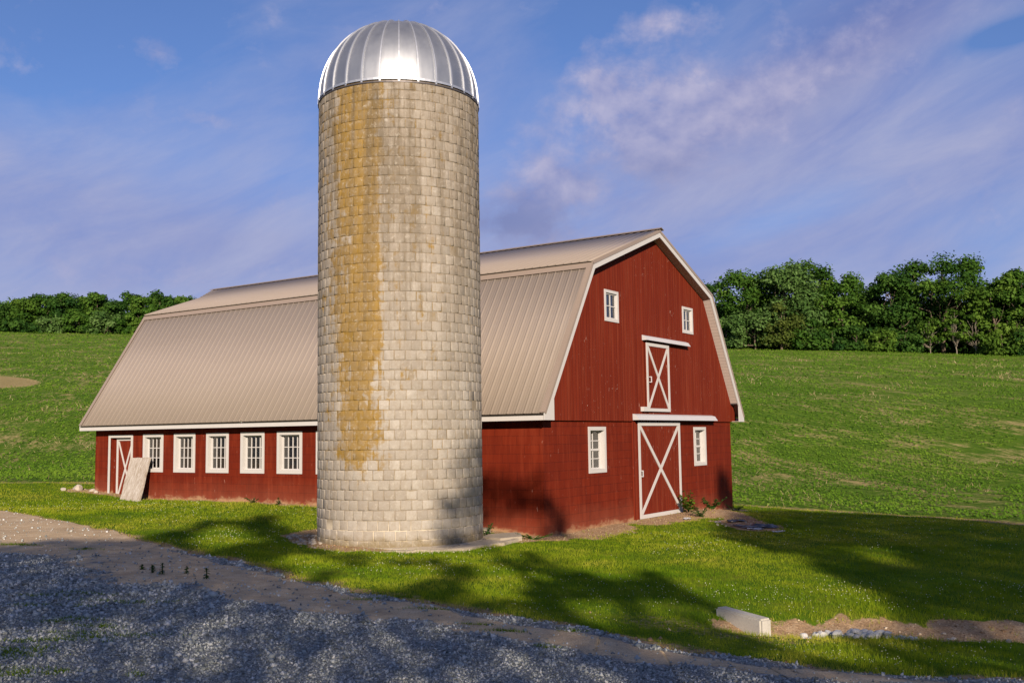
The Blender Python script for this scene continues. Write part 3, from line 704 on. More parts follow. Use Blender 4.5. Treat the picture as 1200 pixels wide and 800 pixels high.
# ------------------------------------------------------------------ silo
silo = tag(empty('silo', (SILO[0], SILO[1], SZ0)), 'tall round concrete block silo streaked with ochre lichen under a shiny metal dome', 'silo')
wv_ = CAM[:2]-SILO; wv_ = wv_/np.hypot(*wv_); wr_ = np.array([-wv_[1], wv_[0]])
if np.dot(wr_, [.554,-.832]) < 0: wr_ = -wr_
def cyl(phi, r, z):
    return np.stack([SILO[0]+r*(np.cos(phi)*wv_[0]+np.sin(phi)*wr_[0]), SILO[1]+r*(np.cos(phi)*wv_[1]+np.sin(phi)*wr_[1]), z+0*phi], -1)
NB, NR = 50, 48
rows = np.linspace(SZ0+.02, SZ1, NR+1)
V, Fq, UV, BC = [], [], [], []
for r in range(NR):
    z0, z1 = rows[r], rows[r+1]
    offs = (r % 2)*.5+rng.normal(0, .03)
    for c in range(NB):
        p0 = (c+offs)/NB*2*np.pi; p1 = p0+2*np.pi/NB; pm = (p0+p1)/2
        j = .009 if r > 2 else .005
        g = max(.001, rng.normal(.0065, .003)); gz = max(.001, rng.normal(.005, .0025))
        dr = rng.normal(0, .0025)
        n0 = len(V)
        bev = rng.uniform(.008, .02)
        for (ph, rr, zz) in [(p0+g/SR, SR-.03, z0+gz), (p1-g/SR, SR-.03, z0+gz), (p1-g/SR, SR-.03, z1-gz), (p0+g/SR, SR-.03, z1-gz)]:
            V.append((ph, rr, zz))
        for (ph, zz) in [(p0+(g+bev)/SR, z0+gz+bev), (p1-(g+bev)/SR, z0+gz+bev), (p1-(g+bev)/SR, z1-gz-bev), (p0+(g+bev)/SR, z1-gz-bev)]:
            V.append((ph+np.clip(rng.normal(0, j), -.7*bev, .7*bev)/SR, SR-.004+dr+rng.normal(0, .0008), zz+np.clip(rng.normal(0, j*.8), -.7*bev, .7*bev)))
        for (ph, zz) in [(p0+g/SR, z0+gz), (p1-g/SR, z0+gz), (p1-g/SR, z1-gz), (p0+g/SR, z1-gz)]:
            V.append((ph+rng.normal(0, .0006)/SR, SR-.0070+dr, zz+rng.normal(0, .0006)))
        a, b, cc = n0, n0+4, n0+8
        Fq.append((b, b+1, b+2, b+3))
        for k in range(4):
            l = (k+1) % 4
            Fq.append((cc+k, cc+l, b+l, b+k)); Fq.append((a+k, a+l, cc+l, cc+k))
        bc = np.clip(rng.beta(2.4, 2.4)*(.5 if r < 3 else 1)+(.42 if r < 3 else 0), 0, 1); BC += [bc]*9
P = np.array(V)
uvx = (((P[:,0]+np.pi) % (2*np.pi))-np.pi)*SR
xyz = cyl(P[:,0], P[:,1], P[:,2])
Fa = np.array(Fq)
# uv wraps behind the silo only
me = np_mesh('block_wall', xyz, Fa, uv=np.c_[uvx, P[:,2]], facattr={'bc': BC})
link('block_wall', me, M['silo_block'], silo)
ph = np.linspace(-np.pi, np.pi, 97); zz = np.linspace(SZ0-.3, SZ1+.01, 40)
A, B = np.meshgrid(ph, zz, indexing='ij')
xyz = cyl(A.ravel(), np.full(A.size, SR-.0105), B.ravel())
i = np.arange(96)[:,None]*40+np.arange(39)[None,:]
Fq = np.stack([i, i+40, i+41, i+1], -1).reshape(-1,4)
link('mortar_core', np_mesh('mortar_core', xyz, Fq, uv=np.c_[A.ravel()*SR, B.ravel()]), M['silo_mortar'], silo, smooth=True)
# foot ring
mb = MB(); K = 72
for k in range(K):
    p = [2*np.pi*k/K, 2*np.pi*(k+1)/K]; r1 = SR+.05+.02*math.sin(k*1.7)
    a = cyl(np.array(p), SR-.05, .0); b = cyl(np.array(p), r1, .0)
    zt = .10
    mb.quad((*b[0][:2], -.25), (*b[1][:2], -.25), (*b[1][:2], zt), (*b[0][:2], zt)); mb.quad((*b[0][:2], zt), (*b[1][:2], zt), (*a[1][:2], zt+.03), (*a[0][:2], zt+.03))
mb.build('foot_ring', M['apron_concrete'], silo)
# dome with 28 gores
DR, DH, DZ, NG = 1.758, 1.80, 9.57, 28
def dome_pt(phi, t, lift=0.0):   # t 0 rim .. 1 apex
    a = t*np.pi/2; r = (DR+lift)*np.cos(a)**.92 if t < 1 else 0.0; z = DZ+(DH+lift)*np.sin(a)
    return cyl(np.array([phi]), r, z)[0]
mb = MB(); SUB = 4; NT = 18
for gk in range(NG):
    for q in range(SUB):
        for t in range(NT):
            def pt(qq, tt):
                f = qq/SUB; ph = 2*np.pi*(gk+f)/NG
                bulge = -.012*math.sin(math.pi*f)
                return dome_pt(ph, tt/NT, bulge)
            mb.quad(pt(q,t), pt(q+1,t), pt(q+1,t+1), pt(q,t+1))
me = bpy.data.meshes.new('dome'); me.from_pydata(mb.v, [], mb.f)
bm = bmesh.new(); bm.from_mesh(me); bmesh.ops.remove_doubles(bm, verts=bm.verts, dist=1e-4); bmesh.ops.recalc_face_normals(bm, faces=bm.faces); bm.to_mesh(me); bm.free()
dome = link('dome', me, M['dome_metal'], silo, smooth=True)
for gk in range(NG):
    ph = 2*np.pi*gk/NG; mb = MB(); hw = .020
    prof = []
    for t in range(NT+1):
        tt = min(t/NT, .985)
        h1 = .022
        l0 = dome_pt(ph-hw/DR, tt, -.004); l1 = dome_pt(ph-hw*.75/DR, tt, h1); r1 = dome_pt(ph+hw*.75/DR, tt, h1); r0 = dome_pt(ph+hw/DR, tt, -.004)
        prof.append((l0, l1, r1, r0))
    for a, b in zip(prof[:-1], prof[1:]):
        for k in range(3): mb.quad(a[k], a[k+1], b[k+1], b[k])
    # clip below the rim
    c0 = cyl(np.array([ph-.011, ph+.011]), DR+.012, DZ)
    c1 = cyl(np.array([ph-.011, ph+.011]), SR-.01, DZ)
    mb.prism([(*c0[0][:2], DZ-.06), (*c0[1][:2], DZ-.06), (*c0[1][:2], DZ+.03), (*c0[0][:2], DZ+.03)], [*( (c1[0]-c0[0])[:2]), 0])
    mb.build('rib', M['galvanised'], dome)
# rim ring and hoop
def ring(name, r0, r1, z0, z1, mat, par):
    mb = MB(); K = 84
    for k in range(K):
        p = np.array([2*np.pi*k/K, 2*np.pi*(k+1)/K]); a = cyl(p, r0, 0); b = cyl(p, r1, 0)
        mb.quad((*b[0][:2], z0), (*b[1][:2], z0), (*b[1][:2], z1), (*b[0][:2], z1)); mb.quad((*a[0][:2], z1), (*a[1][:2], z1), (*b[1][:2], z1), (*b[0][:2], z1)); mb.quad((*a[0][:2], z0), (*b[0][:2], z0), (*b[1][:2], z0), (*a[1][:2], z0))
    return mb.build(name, mat, par)
ring('rim_flange', 1.6, DR+.012, DZ-.012, DZ+.035, M['galvanised'], dome)
ring('steel_hoop', SR-.03, SR+.012, DZ-.075, DZ-.045, M['dark_steel'], silo)
ring('cap_plate', .0, .2, DZ+DH+.0, DZ+DH+.03, M['galvanised'], dome)

# broken concrete apron round the foot of the silo
def jag_slab(name, outer, inner_pts, z_top, depth, mat, label, cat):
    mb = MB(); pts = [(x, y, z_top+rng.normal(0, .008)) for x, y in outer]
    mb.prism(pts, (0, 0, -depth)); o = mb.build(name, M[mat], loc=(outer[0][0], outer[0][1], z_top-depth), bevel=.012)
    tag(o, label, cat); return o
ph = np.linspace(-1.15, 1.35, 26)
inn = cyl(ph, SR+.0, 0)[:, :2]; rad = SR+.50+.05*np.sin(ph*5)+rng.normal(0, .035, len(ph)); rad[ph < -.75] -= .25*np.clip((-.75-ph[ph < -.75])/.4, 0, 1)
rad += .18*np.clip(ph-.2, 0, 1)
outc = cyl(ph, 1.0, 0)[:, :2]-SILO
outc = SILO+outc*rad[:,None]
jag_slab('concrete_apron', [tuple(p) for p in outc]+[tuple(p) for p in inn[::-1]], None, .10, .3, 'apron_concrete', 'curved broken concrete apron hugging the foot of the silo', 'concrete apron')
jag_slab('concrete_step', [(-1.9,-.10),(-1.25,-.22),(-.62,.22),(-.50,.42),(-1.05,.72),(-1.6,.62)], None, .135, .3, 'apron_concrete', 'flat concrete slab between the silo and the near barn corner', 'concrete slab')
jag_slab('concrete_step', [(-1.0,1.25),(-.45,1.15),(-.12,1.5),(-.3,2.1),(-.9,2.2)], None, .17, .3, 'apron_concrete', 'small slab lying tight between the silo and the barn side wall', 'concrete slab')

# ------------------------------------------------------------------ barn
W, L, EV, OV = 11.346, 16.718, .411, .319
HE, XK, HK, XR, HR, HB = 2.756, 1.933, 6.447, 5.80, 7.845, 2.60
barn = tag(empty('barn', (W/2, L/2, 0)), 'red gambrel roofed barn with tan metal roof and white trimmed windows and doors', 'barn')
def wall_holes(name, O, u, n, ulen, z0, z1, holes, mat, thick=.2, ztop=None):
    """vertical wall: O origin, u horizontal unit, n outward normal; holes = (u0,u1,z0,z1)"""
    O = np.array(O, float); u = np.array(u, float); n = np.array(n, float)
    us_ = sorted({0, ulen, *[h[0] for h in holes], *[h[1] for h in holes], *np.arange(0, ulen, .6)})
    zs = sorted({z0, z1, *[h[2] for h in holes], *[h[3] for h in holes], *np.arange(z0, z1, .4)})
    mb = MB()
    P = lambda a, z, d=0: tuple(O+u*a+np.array([0,0,z])-n*d)
    for a, b in zip(us_[:-1], us_[1:]):
        for c, d in zip(zs[:-1], zs[1:]):
            am, cm = (a+b)/2, (c+d)/2
            if any(h[0] < am < h[1] and h[2] < cm < h[3] for h in holes): continue
            mb.quad(P(a,c), P(b,c), P(b,d), P(a,d)); mb.quad(P(a,c,thick), P(a,d,thick), P(b,d,thick), P(b,c,thick))
    for h in holes:
        a, b, c, d = h
        mb.quad(P(a,c), P(a,d), P(a,d,thick), P(a,c,thick)); mb.quad(P(b,c), P(b,c,thick), P(b,d,thick), P(b,d))
        mb.quad(P(a,c), P(a,c,thick), P(b,c,thick), P(b,c)); mb.quad(P(a,d), P(b,d), P(b,d,thick), P(a,d,thick))
    me = bpy.data.meshes.new(name); me.from_pydata(mb.v, [], mb.f)
    vv = np.array(mb.v); gz = H(vv[:,0]-(.25 if abs(n[0]) > .5 else 0)*np.sign(-n[0]), vv[:,1])
    at = me.attributes.new('gz', 'FLOAT', 'POINT'); at.data.foreach_set('value', gz.astype(np.float32))
    bm = bmesh.new(); bm.from_mesh(me); bmesh.ops.remove_doubles(bm, verts=bm.verts, dist=1e-4); bmesh.ops.recalc_face_normals(bm, faces=bm.faces); bm.to_mesh(me); bm.free()
    return link(name, me, M[mat], barn)
def frame_rect(mb, O, u, n, a, b, c, d, w, d0, d1):
    """rectangular frame: border w inside (a..b, c..d), from depth d0 to d1 along outward n"""
    O = np.array(O, float); u = np.array(u, float); n = np.array(n, float)
    def bx(a0, a1, z0, z1):
        p = [tuple(O+u*aa+np.array([0,0,z])+n*d0) for aa, z in ((a0,z0),(a1,z0),(a1,z1),(a0,z1))]
        mb.prism(p, n*(d1-d0))
    bx(a, a+w, c, d); bx(b-w, b, c, d); bx(a+w, b-w, d-w, d); bx(a+w, b-w, c, c+w)
def slab_rect(mb, O, u, n, a, b, c, d, d0, d1):
    O = np.array(O, float); u = np.array(u, float); n = np.array(n, float)
    mb.prism([tuple(O+u*aa+np.array([0,0,z])+n*d0) for aa, z in ((a,c),(b,c),(b,d),(a,d))], n*(d1-d0))
def window(O, u, n, a, b, c, d, cols, rows_, depth=.135, cas=.095, meet=False):
    """a..b, c..d outer casing; glass set back in a white reveal"""
    mb = MB(); frame_rect(mb, O, u, n, a, b, c, d, cas, -.0, .022)
    ia, ib, ic, id_ = a+cas, b-cas, c+cas, d-cas
    mb2 = mb
    for (x0, x1, z0, z1) in ((ia-.03, ia+.001, ic-.03, id_+.03), (ib-.001, ib+.03, ic-.03, id_+.03), (ia, ib, ic-.03, ic+.001), (ia, ib, id_-.001, id_+.03)):
        slab_rect(mb2, O, u, n, x0, x1, z0, z1, -depth-.02, -.001)
    casing = mb.build('window', M['white_paint'], barn)
    sb = MB(); frame_rect(sb, O, u, n, ia+.001, ib-.001, ic+.001, id_-.001, .035, -depth, -depth+.03)
    ga, gb, gc, gd = ia+.036, ib-.036, ic+.036, id_-.036
    for k in range(1, cols):
        x = ga+(gb-ga)*k/cols; slab_rect(sb, O, u, n, x-.011, x+.011, gc, gd, -depth+.004, -depth+.024)
    for k in range(1, rows_):
        z = gc+(gd-gc)*k/rows_; hw = .026 if (meet and k == rows_//2) else .011
        slab_rect(sb, O, u, n, ga, gb, z-hw, z+hw, -depth+.0055, -depth+.0225 if hw < .02 else -depth+.034)
    sb.build('sash', M['white_paint'], casing)
    pb_ = MB(); slab_rect(pb_, O, u, n, ga-.01, gb+.01, gc-.01, gd+.01, -depth-.004, -depth+.002)
    pb_.build('pane', M['pane'], casing)
    return casing
# side wall towards the silo (x = 0), outward normal -x, u along +y
OW, UW, NW = (0,0,0), (0,1,0), (-1,0,0)
wy = [13.84, 12.39, 10.95, 9.50, 8.05, 6.58]
wins = [(y-.475, y+.475, 1.325, 2.465) for y in wy]
door_s = (14.82, 16.03, .42, 2.455)
cas = .095
holes = [(a+cas-.03, b-cas+.03, c+cas-.03, d-cas+.03) for a, b, c, d in wins]+[(door_s[0]+.085, door_s[1]-.085, door_s[2]-.1, door_s[3]-.085)]
wall_holes('side_wall', OW, UW, NW, L, -.5, HB+.15, holes, 'red_block', .2)
for a, b, c, d in wins: window(OW, UW, NW, a, b, c, d, 4, 3)
# front wall (y = 0), outward normal -y, u along +x
OF, UF, NF = (0,0,0), (1,0,0), (0,-1,0)
fw1 = (2.08, 2.97, 1.325, 2.455); fw2 = (8.42, 9.32, 1.30, 2.44)
fholes = [(a+cas-.03, b-cas+.03, c+cas-.03, d-cas+.03) for a, b, c, d in (fw1, fw2)]
wall_holes('front_wall', (0.001,0,0), UF, NF, W-.001, -.6, HB+.1, [(a-.001,b-.001,c,d) for a,b,c,d in fholes], 'red_block', .2)
for a, b, c, d in (fw1, fw2): window(OF, UF, NF, a, b, c, d, 2, 4, .14, .09, True)
wall_holes('rear_wall', (W-.001,L,0), (-1,0,0), (0,1,0), W-.002, -.5, HB+.1, [], 'red_block', .2)
wall_holes('far_side_wall', (W,L,0), (0,-1,0), (1,0,0), L, -.6, HB+.15, [], 'red_block', .2)
# gable siding boards, front and rear
def gable(name, y, ny, hole_list):
    ins = .05
    pts = [(-EV+.05, HB), (-EV+.05, HE-.02), (XK+.02, HK-ins), (XR, HR-ins), (W-XK-.02, HK-ins), (W+EV-.05, HE-.02), (W+EV-.05, HB)]
    mb = MB()
    xs_ = sorted({p[0] for p in pts}|{h[0] for h in hole_list}|{h[1] for h in hole_list})
    def top(x):
        for (x0,z0),(x1,z1) in zip(pts[1:-1], pts[2:-1]):
            if x0 <= x <= x1+1e-9 and x1 > x0: return z0+(z1-z0)*(x-x0)/(x1-x0)
        return HE
    for a, b in zip(xs_[:-1], xs_[1:]):
        am = (a+b)/2; hs = sorted([(h[2], h[3]) for h in hole_list if h[0] < am < h[1]])
        z = HB; segs = []
        for h0, h1 in hs: segs.append((z, z, h0, h0)); z = h1
        segs.append((z, z, top(a), top(b)))
        for za, zb, zc, zd in segs:
            mb.quad((a,y,za), (b,y,zb), (b,y,zd), (a,y,zc)); mb.quad((a,y-ny*.09,za), (b,y-ny*.09,zb), (b,y-ny*.09,zd), (a,y-ny*.09,zc))
    mb.quad((pts[0][0],y,HB), (pts[-1][0],y,HB), (pts[-1][0],y-ny*.09,HB), (pts[0][0],y-ny*.09,HB))
    for xx in (pts[0][0], pts[-1][0]): mb.quad((xx,y,HB),(xx,y-ny*.09,HB),(xx,y-ny*.09,HE-.02),(xx,y,HE-.02))
    for h in hole_list:
        a,b,c,d = h
        for (p,q) in (((a,c),(a,d)),((b,c),(b,d)),((a,c),(b,c)),((a,d),(b,d))):
            mb.quad((p[0],y,p[1]),(q[0],y,q[1]),(q[0],y-ny*.09,q[1]),(p[0],y-ny*.09,p[1]))
    return mb.build(name, M['red_boards'], barn)
GY = -.06
uw1 = (2.95, 3.70, 5.12, 5.93); uw2 = (7.72, 8.46, 5.18, 5.96)
gable('gable_siding', GY, -1, [(a+.06,b-.06,c+.06,d-.06) for a,b,c,d in (uw1,uw2)])
gable('gable_siding', L+.06, 1, [])
for a, b, c, d in (uw1, uw2): window((0,GY,0), UF, NF, a, b, c, d, 2, 2, .05, .075)

# roof: ribbed metal sheets
def ribbed(name, y0, y1, Pl, Ph, mat, end_fn=None, par=None, thick=.02):
    """sheet between lower line Pl(x,z) and upper line Ph(x,z), ribs run up the slope"""
    Pl = np.array(Pl, float); Ph = np.array(Ph, float); t = Ph-Pl; t /= np.linalg.norm(t)
    nrm = np.array([-t[1], t[0]]); 
    if nrm[1] < 0: nrm = -nrm
    prof = []; y = y0; p = .2286
    prof.append((y0, 0.0))
    k = math.ceil((y0+.03)/p)
    while k*p < y1-.03:
        c = k*p
        for dy, h in ((-.030,0),(-.011,.016),(.011,.016),(.030,0),(p/3-.012,0),(p/3,.004),(p/3+.012,0),(2*p/3-.012,0),(2*p/3,.004),(2*p/3+.012,0)):
            if y0 < c+dy < y1: prof.append((c+dy, h))
        k += 1
    prof.append((y1, 0.0)); prof.sort()
    V = []; 
    for (yy, h) in prof:
        f0 = end_fn(yy) if end_fn else 0.0
        a = Pl+(Ph-Pl)*f0+nrm*h; b = Ph+nrm*h
        V += [(a[0], yy, a[1]), (b[0], yy, b[1]), (a[0]-nrm[0]*(thick+h), yy, a[1]-nrm[1]*(thick+h)), (b[0]-nrm[0]*(thick+h), yy, b[1]-nrm[1]*(thick+h))]
    Fq = []
    for i in range(len(prof)-1):
        a = i*4; b = a+4
        Fq += [(a, b, b+1, a+1), (a+2, a+3, b+3, b+2), (a, a+2, b+2, b), (a+1, b+1, b+3, a+3)]
    e = (len(prof)-1)*4
    Fq += [(0,1,3,2), (e, e+2, e+3, e+1)]
    me = np_mesh(name, V, Fq)
    bm = bmesh.new(); bm.from_mesh(me); bmesh.ops.recalc_face_normals(bm, faces=bm.faces); bm.to_mesh(me); bm.free()
    return link(name, me, M[mat], par or barn)
OB = .26; Y0, Y1 = -OV, L+OB
XS = 4.18  # where the far rake kicks out to the hood
HOOD = 1.25
fx = (XS-XK)/(XR-XK)
def hood_fn(y):
    if y <= Y1: return 0.0
    return fx+(1-fx)*(y-Y1)/HOOD
roof_l = ribbed('roof', Y0, Y1, (-EV, HE), (XK, HK), 'roof_metal')
def upper(sgn):
    Pl = (XK-.075, HK+.055-.02) if sgn > 0 else (W-XK+.075, HK+.055-.02)
    return ribbed('roof', Y0-.0, Y1+HOOD, Pl, (XR, HR+.06), 'roof_metal', hood_fn)
upper(1); upper(-1)
ribbed('roof', Y0, Y1, (W+EV, HE), (W-XK, HK), 'roof_metal')
# trim below the break and ridge cap
def strip(name, y0, y1, a, b, lift, mat, t=.012):
    a = np.array(a, float); b = np.array(b, float); d = b-a; d /= np.linalg.norm(d); n_ = np.array([-d[1], d[0]]); n_ = n_ if n_[1] > 0 else -n_
    mb = MB(); p = [a+n_*lift, b+n_*lift, b+n_*(lift+t), a+n_*(lift+t)]
    mb.prism([(q[0], y0, q[1]) for q in p], (0, y1-y0, 0)); return mb.build(name, mat, barn)
tl = np.array([XK+EV, HK-HE]); tl /= np.linalg.norm(tl)
kp = np.array([XK, HK])
strip('break_flashing', Y0-.01, Y1+.01, kp-tl*.19, kp-tl*.005, .026, M['tan_trim'])
strip('gap_shade_strip', Y0+.01, Y1-.01, kp-tl*.187, kp-tl*.15, .0005, M['dark_gap'], .0195)  # dark strip painting the gap shade between ribs under the flashing
strip('gap_shade_strip', Y0+.01, Y1-.01, kp-tl*.03, kp-tl*.002, .0385, M['dark_gap'], .02)  # dark strip painting the shade line under the upper sheet edge
tr_ = np.array([-tl[0], tl[1]]); kr = np.array([W-XK, HK])
strip('break_flashing', Y0-.01, Y1+.01, kr-tr_*.19, kr-tr_*.005, .026, M['tan_trim'])
tu = np.array([XR-XK, HR-HK]); tu /= np.linalg.norm(tu)
rp = np.array([XR, HR+.06])
cap = strip('ridge_cap', Y0-.06, Y1+HOOD, rp-tu*.16, rp+tu*.006, .027, M['tan_trim'])
strip('ridge_cap', Y0-.06, Y1+HOOD, rp+np.array([tu[0],-tu[1]])*.16, rp-np.array([tu[0],-tu[1]])*.006, .027, M['tan_trim'])
# white rake boards with tan edge metal, front and back
def rake(y, ny, side):
    X = lambda x: x if side > 0 else 2*(W/2)-x
    xr = XR
    lo = np.array([X(-EV), HE]); kn = np.array([X(XK), HK]); rg = np.array([xr, HR+.01])
    mb = MB(); w_ = .17
    def inn(p, q):   # inward normal for segment
        d = q-p; d /= np.linalg.norm(d); nn = np.array([d[1], -d[0]]); 
        if nn[1] > 0: nn = -nn
        return nn
    n1 = inn(lo, kn); n2 = inn(kn, rg); 
    # joint at the break
    A = np.array([n1, n2]); off = np.array([n1@kn+w_, n2@kn+w_]); kj = np.linalg.solve(A, off)
    x_v = X(0.0)
    # vertical closing of the eave box
    lo_in = lo+n1*w_
    # where the inner line meets x = x_v
    d1 = kn-lo; tpar = (x_v-lo_in[0])/d1[0]; pv = lo_in+d1*tpar
    rj = np.array([xr, rg[1]-w_/abs(n2[1])])
    P3 = lambda p: (p[0], y, p[1])
    mb.prism([P3(lo), P3((lo[0], HB)), P3((x_v, HB)), P3(pv), P3(kj), P3(kn)], (0, -ny*.03, 0))
    mb.prism([P3(kn), P3(kj), P3(rj), P3(rg)], (0, -ny*.03, 0))
    mb.build('rake_board', M['white_paint'], barn)
    tb = MB()
    o1 = -n1*.022; o2 = -n2*.022
    for (p, q, nn) in ((lo, kn, n1), (kn, rg, n2)):
        up3 = -nn
        a3 = np.array([p[0], y+ny*.002, p[1]]); b3 = np.array([q[0], y+ny*.002, q[1]])
        pts = [tuple(a3+np.array([nn[0],0,nn[1]])*.045), tuple(b3+np.array([nn[0],0,nn[1]])*.045), tuple(b3-np.array([nn[0],0,nn[1]])*.024), tuple(a3-np.array([nn[0],0,nn[1]])*.024)]
        tb.prism(pts, (0, ny*.012, 0))
        # top leg lying over the sheet edge
        pts = [tuple(a3-np.array([nn[0],0,nn[1]])*.024), tuple(b3-np.array([nn[0],0,nn[1]])*.024), tuple(b3-np.array([nn[0],0,nn[1]])*.036), tuple(a3-np.array([nn[0],0,nn[1]])*.036)]
        tb.prism(pts, (0, -ny*.12, 0))
    tb.build('rake_trim', M['tan_trim'], barn)
    # soffit under the overhang
    sb = MB(); sd = .152
    ya, yb = y-ny*.03, (GY if ny < 0 else L+.06)
    def sof(p, q, nn, mbx):
        a = p+nn*sd; b = q+nn*sd
        mbx.prism([(a[0],ya,a[1]), (b[0],ya,b[1]), (b[0]+nn[0]*.012,ya,b[1]+nn[1]*.012), (a[0]+nn[0]*.012,ya,a[1]+nn[1]*.012)], (0, yb-ya, 0))
    # lower slope boards laid one by one
    ln_ = np.linalg.norm(kn-lo); nb = 34; s0 = .62/ln_
    lof = lo+(kn-lo)*s0
    for k in range(nb):
        p = lof+(kn-lof)*(k/nb); q = lof+(kn-lof)*((k+.93)/nb); sof(p, q, n1, sb)
    sb.build('soffit', M['soffit_board'], barn)
    s2 = MB(); 
    for k in range(34):
        p = kn+(rg-kn)*(k/34); q = kn+(rg-kn)*((k+.95)/34); sof(p, q, n2, s2)
    s2.build('soffit', M['soffit_board'], barn)
    e = MB(); a = lof+n1*(sd+.014); b = lof+n1*(sd+.03)
    e.prism([(lof[0]+n1[0]*.03,ya,lof[1]-.0), (b[0],ya,b[1]), (b[0],ya,b[1]-.03), (lof[0]+n1[0]*.03,ya,lof[1]-.03)], (0, yb-ya, 0)); e.build('soffit_end', M['dark_steel'], barn)
for side in (1, -1): rake(-OV, -1, side); rake(L+OB, 1, side)
# eave boxes with white fascia
for side in (1, -1):
    X = lambda x: x if side > 0 else W-x
    ya, yb = -OV+.002, L+OB-.002
    mb = MB(); x0, x1 = sorted((X(-EV+.02), X(-EV+.045))); mb.box(x0, x1, ya, yb, HB, HE-.035); mb.build('fascia', M['white_paint'], barn)
    mb = MB(); x0, x1 = sorted((X(-EV+.045), X(-.001))); mb.box(x0, x1, ya+.03, yb-.03, HB+.004, HB+.02); mb.build('soffit', M['soffit_board'], barn)
    mb = MB(); x0, x1 = sorted((X(-EV+.002), X(-EV+.02))); mb.box(x0, x1, ya, yb, HE-.045, HE-.024); mb.build('eave_dark_strip', M['dark_gap'], barn)  # plain dark strip between roof sheet and fascia

# small door in the side wall
def door(name, O, u, n, a, b, c, d, border, mat_leaf, d0, d1, xbar=.07):
    mb = MB(); slab_rect(mb, O, u, n, a, b, c, d, d0, d1)
    dr_ = mb.build(name, M[mat_leaf], barn)
    fb = MB(); frame_rect(fb, O, u, n, a+.002, b-.002, c+.002, d-.002, border, d1, d1+.022); fb.build('trim_frame', M['white_paint'], dr_)
    xb = MB(); Ov = np.array(O, float); uv_ = np.array(u, float); nv = np.array(n, float)
    pt = lambda aa, z, dd: Ov+uv_*aa+np.array([0,0,z])+nv*dd
    ia, ib, ic, id_ = a+border, b-border, c+border, d-border
    xb.bar(pt(ia+.02, ic+.03, d1+.001), pt(ib-.02, id_-.03, d1+.001), xbar, .016, nv)
    xb.bar(pt(ia+.02, id_-.03, d1+.0015), pt(ib-.02, ic+.03, d1+.0015), xbar, .0185, nv)
    xb.build('cross_brace', M['white_paint'], dr_)
    return dr_
a, b, c, d = door_s
mb = MB(); frame_rect(mb, OW, UW, NW, a, b, c-.12, d, .085, -.02, .022); mb.build('door_frame', M['white_paint'], barn)
door('door', OW, UW, NW, a+.09, b-.24, c+.05, d-.10, .075, 'red_boards', -.17, -.13, .055)
mb = MB(); slab_rect(mb, OW, UW, NW, b-.238, b-.088, c-.05, d-.09, -.17, -.12); mb.build('door_post', M['red_boards'], barn)
mb = MB(); slab_rect(mb, OW, UW, NW, a+.02, b-.02, c-.2, c+.045, -.19, .03); mb.build('door_sill', M['apron_concrete'], barn)
# big sliding door and its hood
big = door('sliding_door', (0,-.03,0), UF, NF, 4.60, 7.24, .04, 2.58, .10, 'red_boards', .01, .06, .10)
def handle(par, O, n, x, z, h=.17):
    hb = MB(); y = O[1]+n[1]*.085
    hb.box(x-.012, x+.012, y-.05, y-.03, z-h/2, z+h/2); hb.box(x-.012, x+.012, y-.03, y+.02, z-h/2, z-h/2+.02); hb.box(x-.012, x+.012, y-.03, y+.02, z+h/2-.02, z+h/2)
    hb.build('handle', M['white_metal'], par)
handle(big, (0,-.03,0), NF, 4.72, 1.22)
def hood(x0, x1, zt, zb, proj, y):
    mb = MB()
    mb.prism([(x0, y, zt), (x0, y-proj*.55, zt-.035), (x0, y-proj, zb), (x0, y-proj+.012, zb), (x0, y-proj*.55, zt-.05), (x0, y, zt-.016)], (x1-x0, 0, 0))
    mb.prism([(x0-.002, y, zt+.001), (x0-.002, y-proj*.55, zt-.034), (x0-.002, y-proj-.001, zb), (x0-.002, y-.002, zb)], (.015, 0, 0))
    h_ = mb.build('track_hood', M['white_metal'], barn)
    r = MB(); r.box(x0+.05, x1-.03, y-.075, y-.03, zb-.0, zb+.045); r.build('track_rail', M['dark_steel'], h_)
hood(4.38, 9.72, 2.79, 2.625, .19, GY-.002)
# loft door and hood
loft = door('loft_door', (0,GY-.006,0), UF, NF, 5.16, 6.60, 2.86, 4.72, .085, 'red_boards', .005, .045, .085)
handle(loft, (0,GY-.02,0), NF, 5.27, 3.72, .16)
hood(5.04, 7.92, 4.92, 4.775, .16, GY-.002)
mb = MB(); mb.box(4.86, 5.24, GY-.10, GY-.002, 2.86, 2.98); mb.build('door_rest', M['white_paint'], barn)
mb = MB(); mb.box(4.42, 4.56, -.06, -.002, -.15, 2.585); mb.build('door_jamb', M['red_boards'], barn)
# interior floor keeps the inside dark
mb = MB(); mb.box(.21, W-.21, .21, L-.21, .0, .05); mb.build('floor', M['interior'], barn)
mb = MB(); mb.box(.21, W-.21, .21, L-.21, 2.75, 2.85); mb.build('loft_floor', M['interior'], barn)

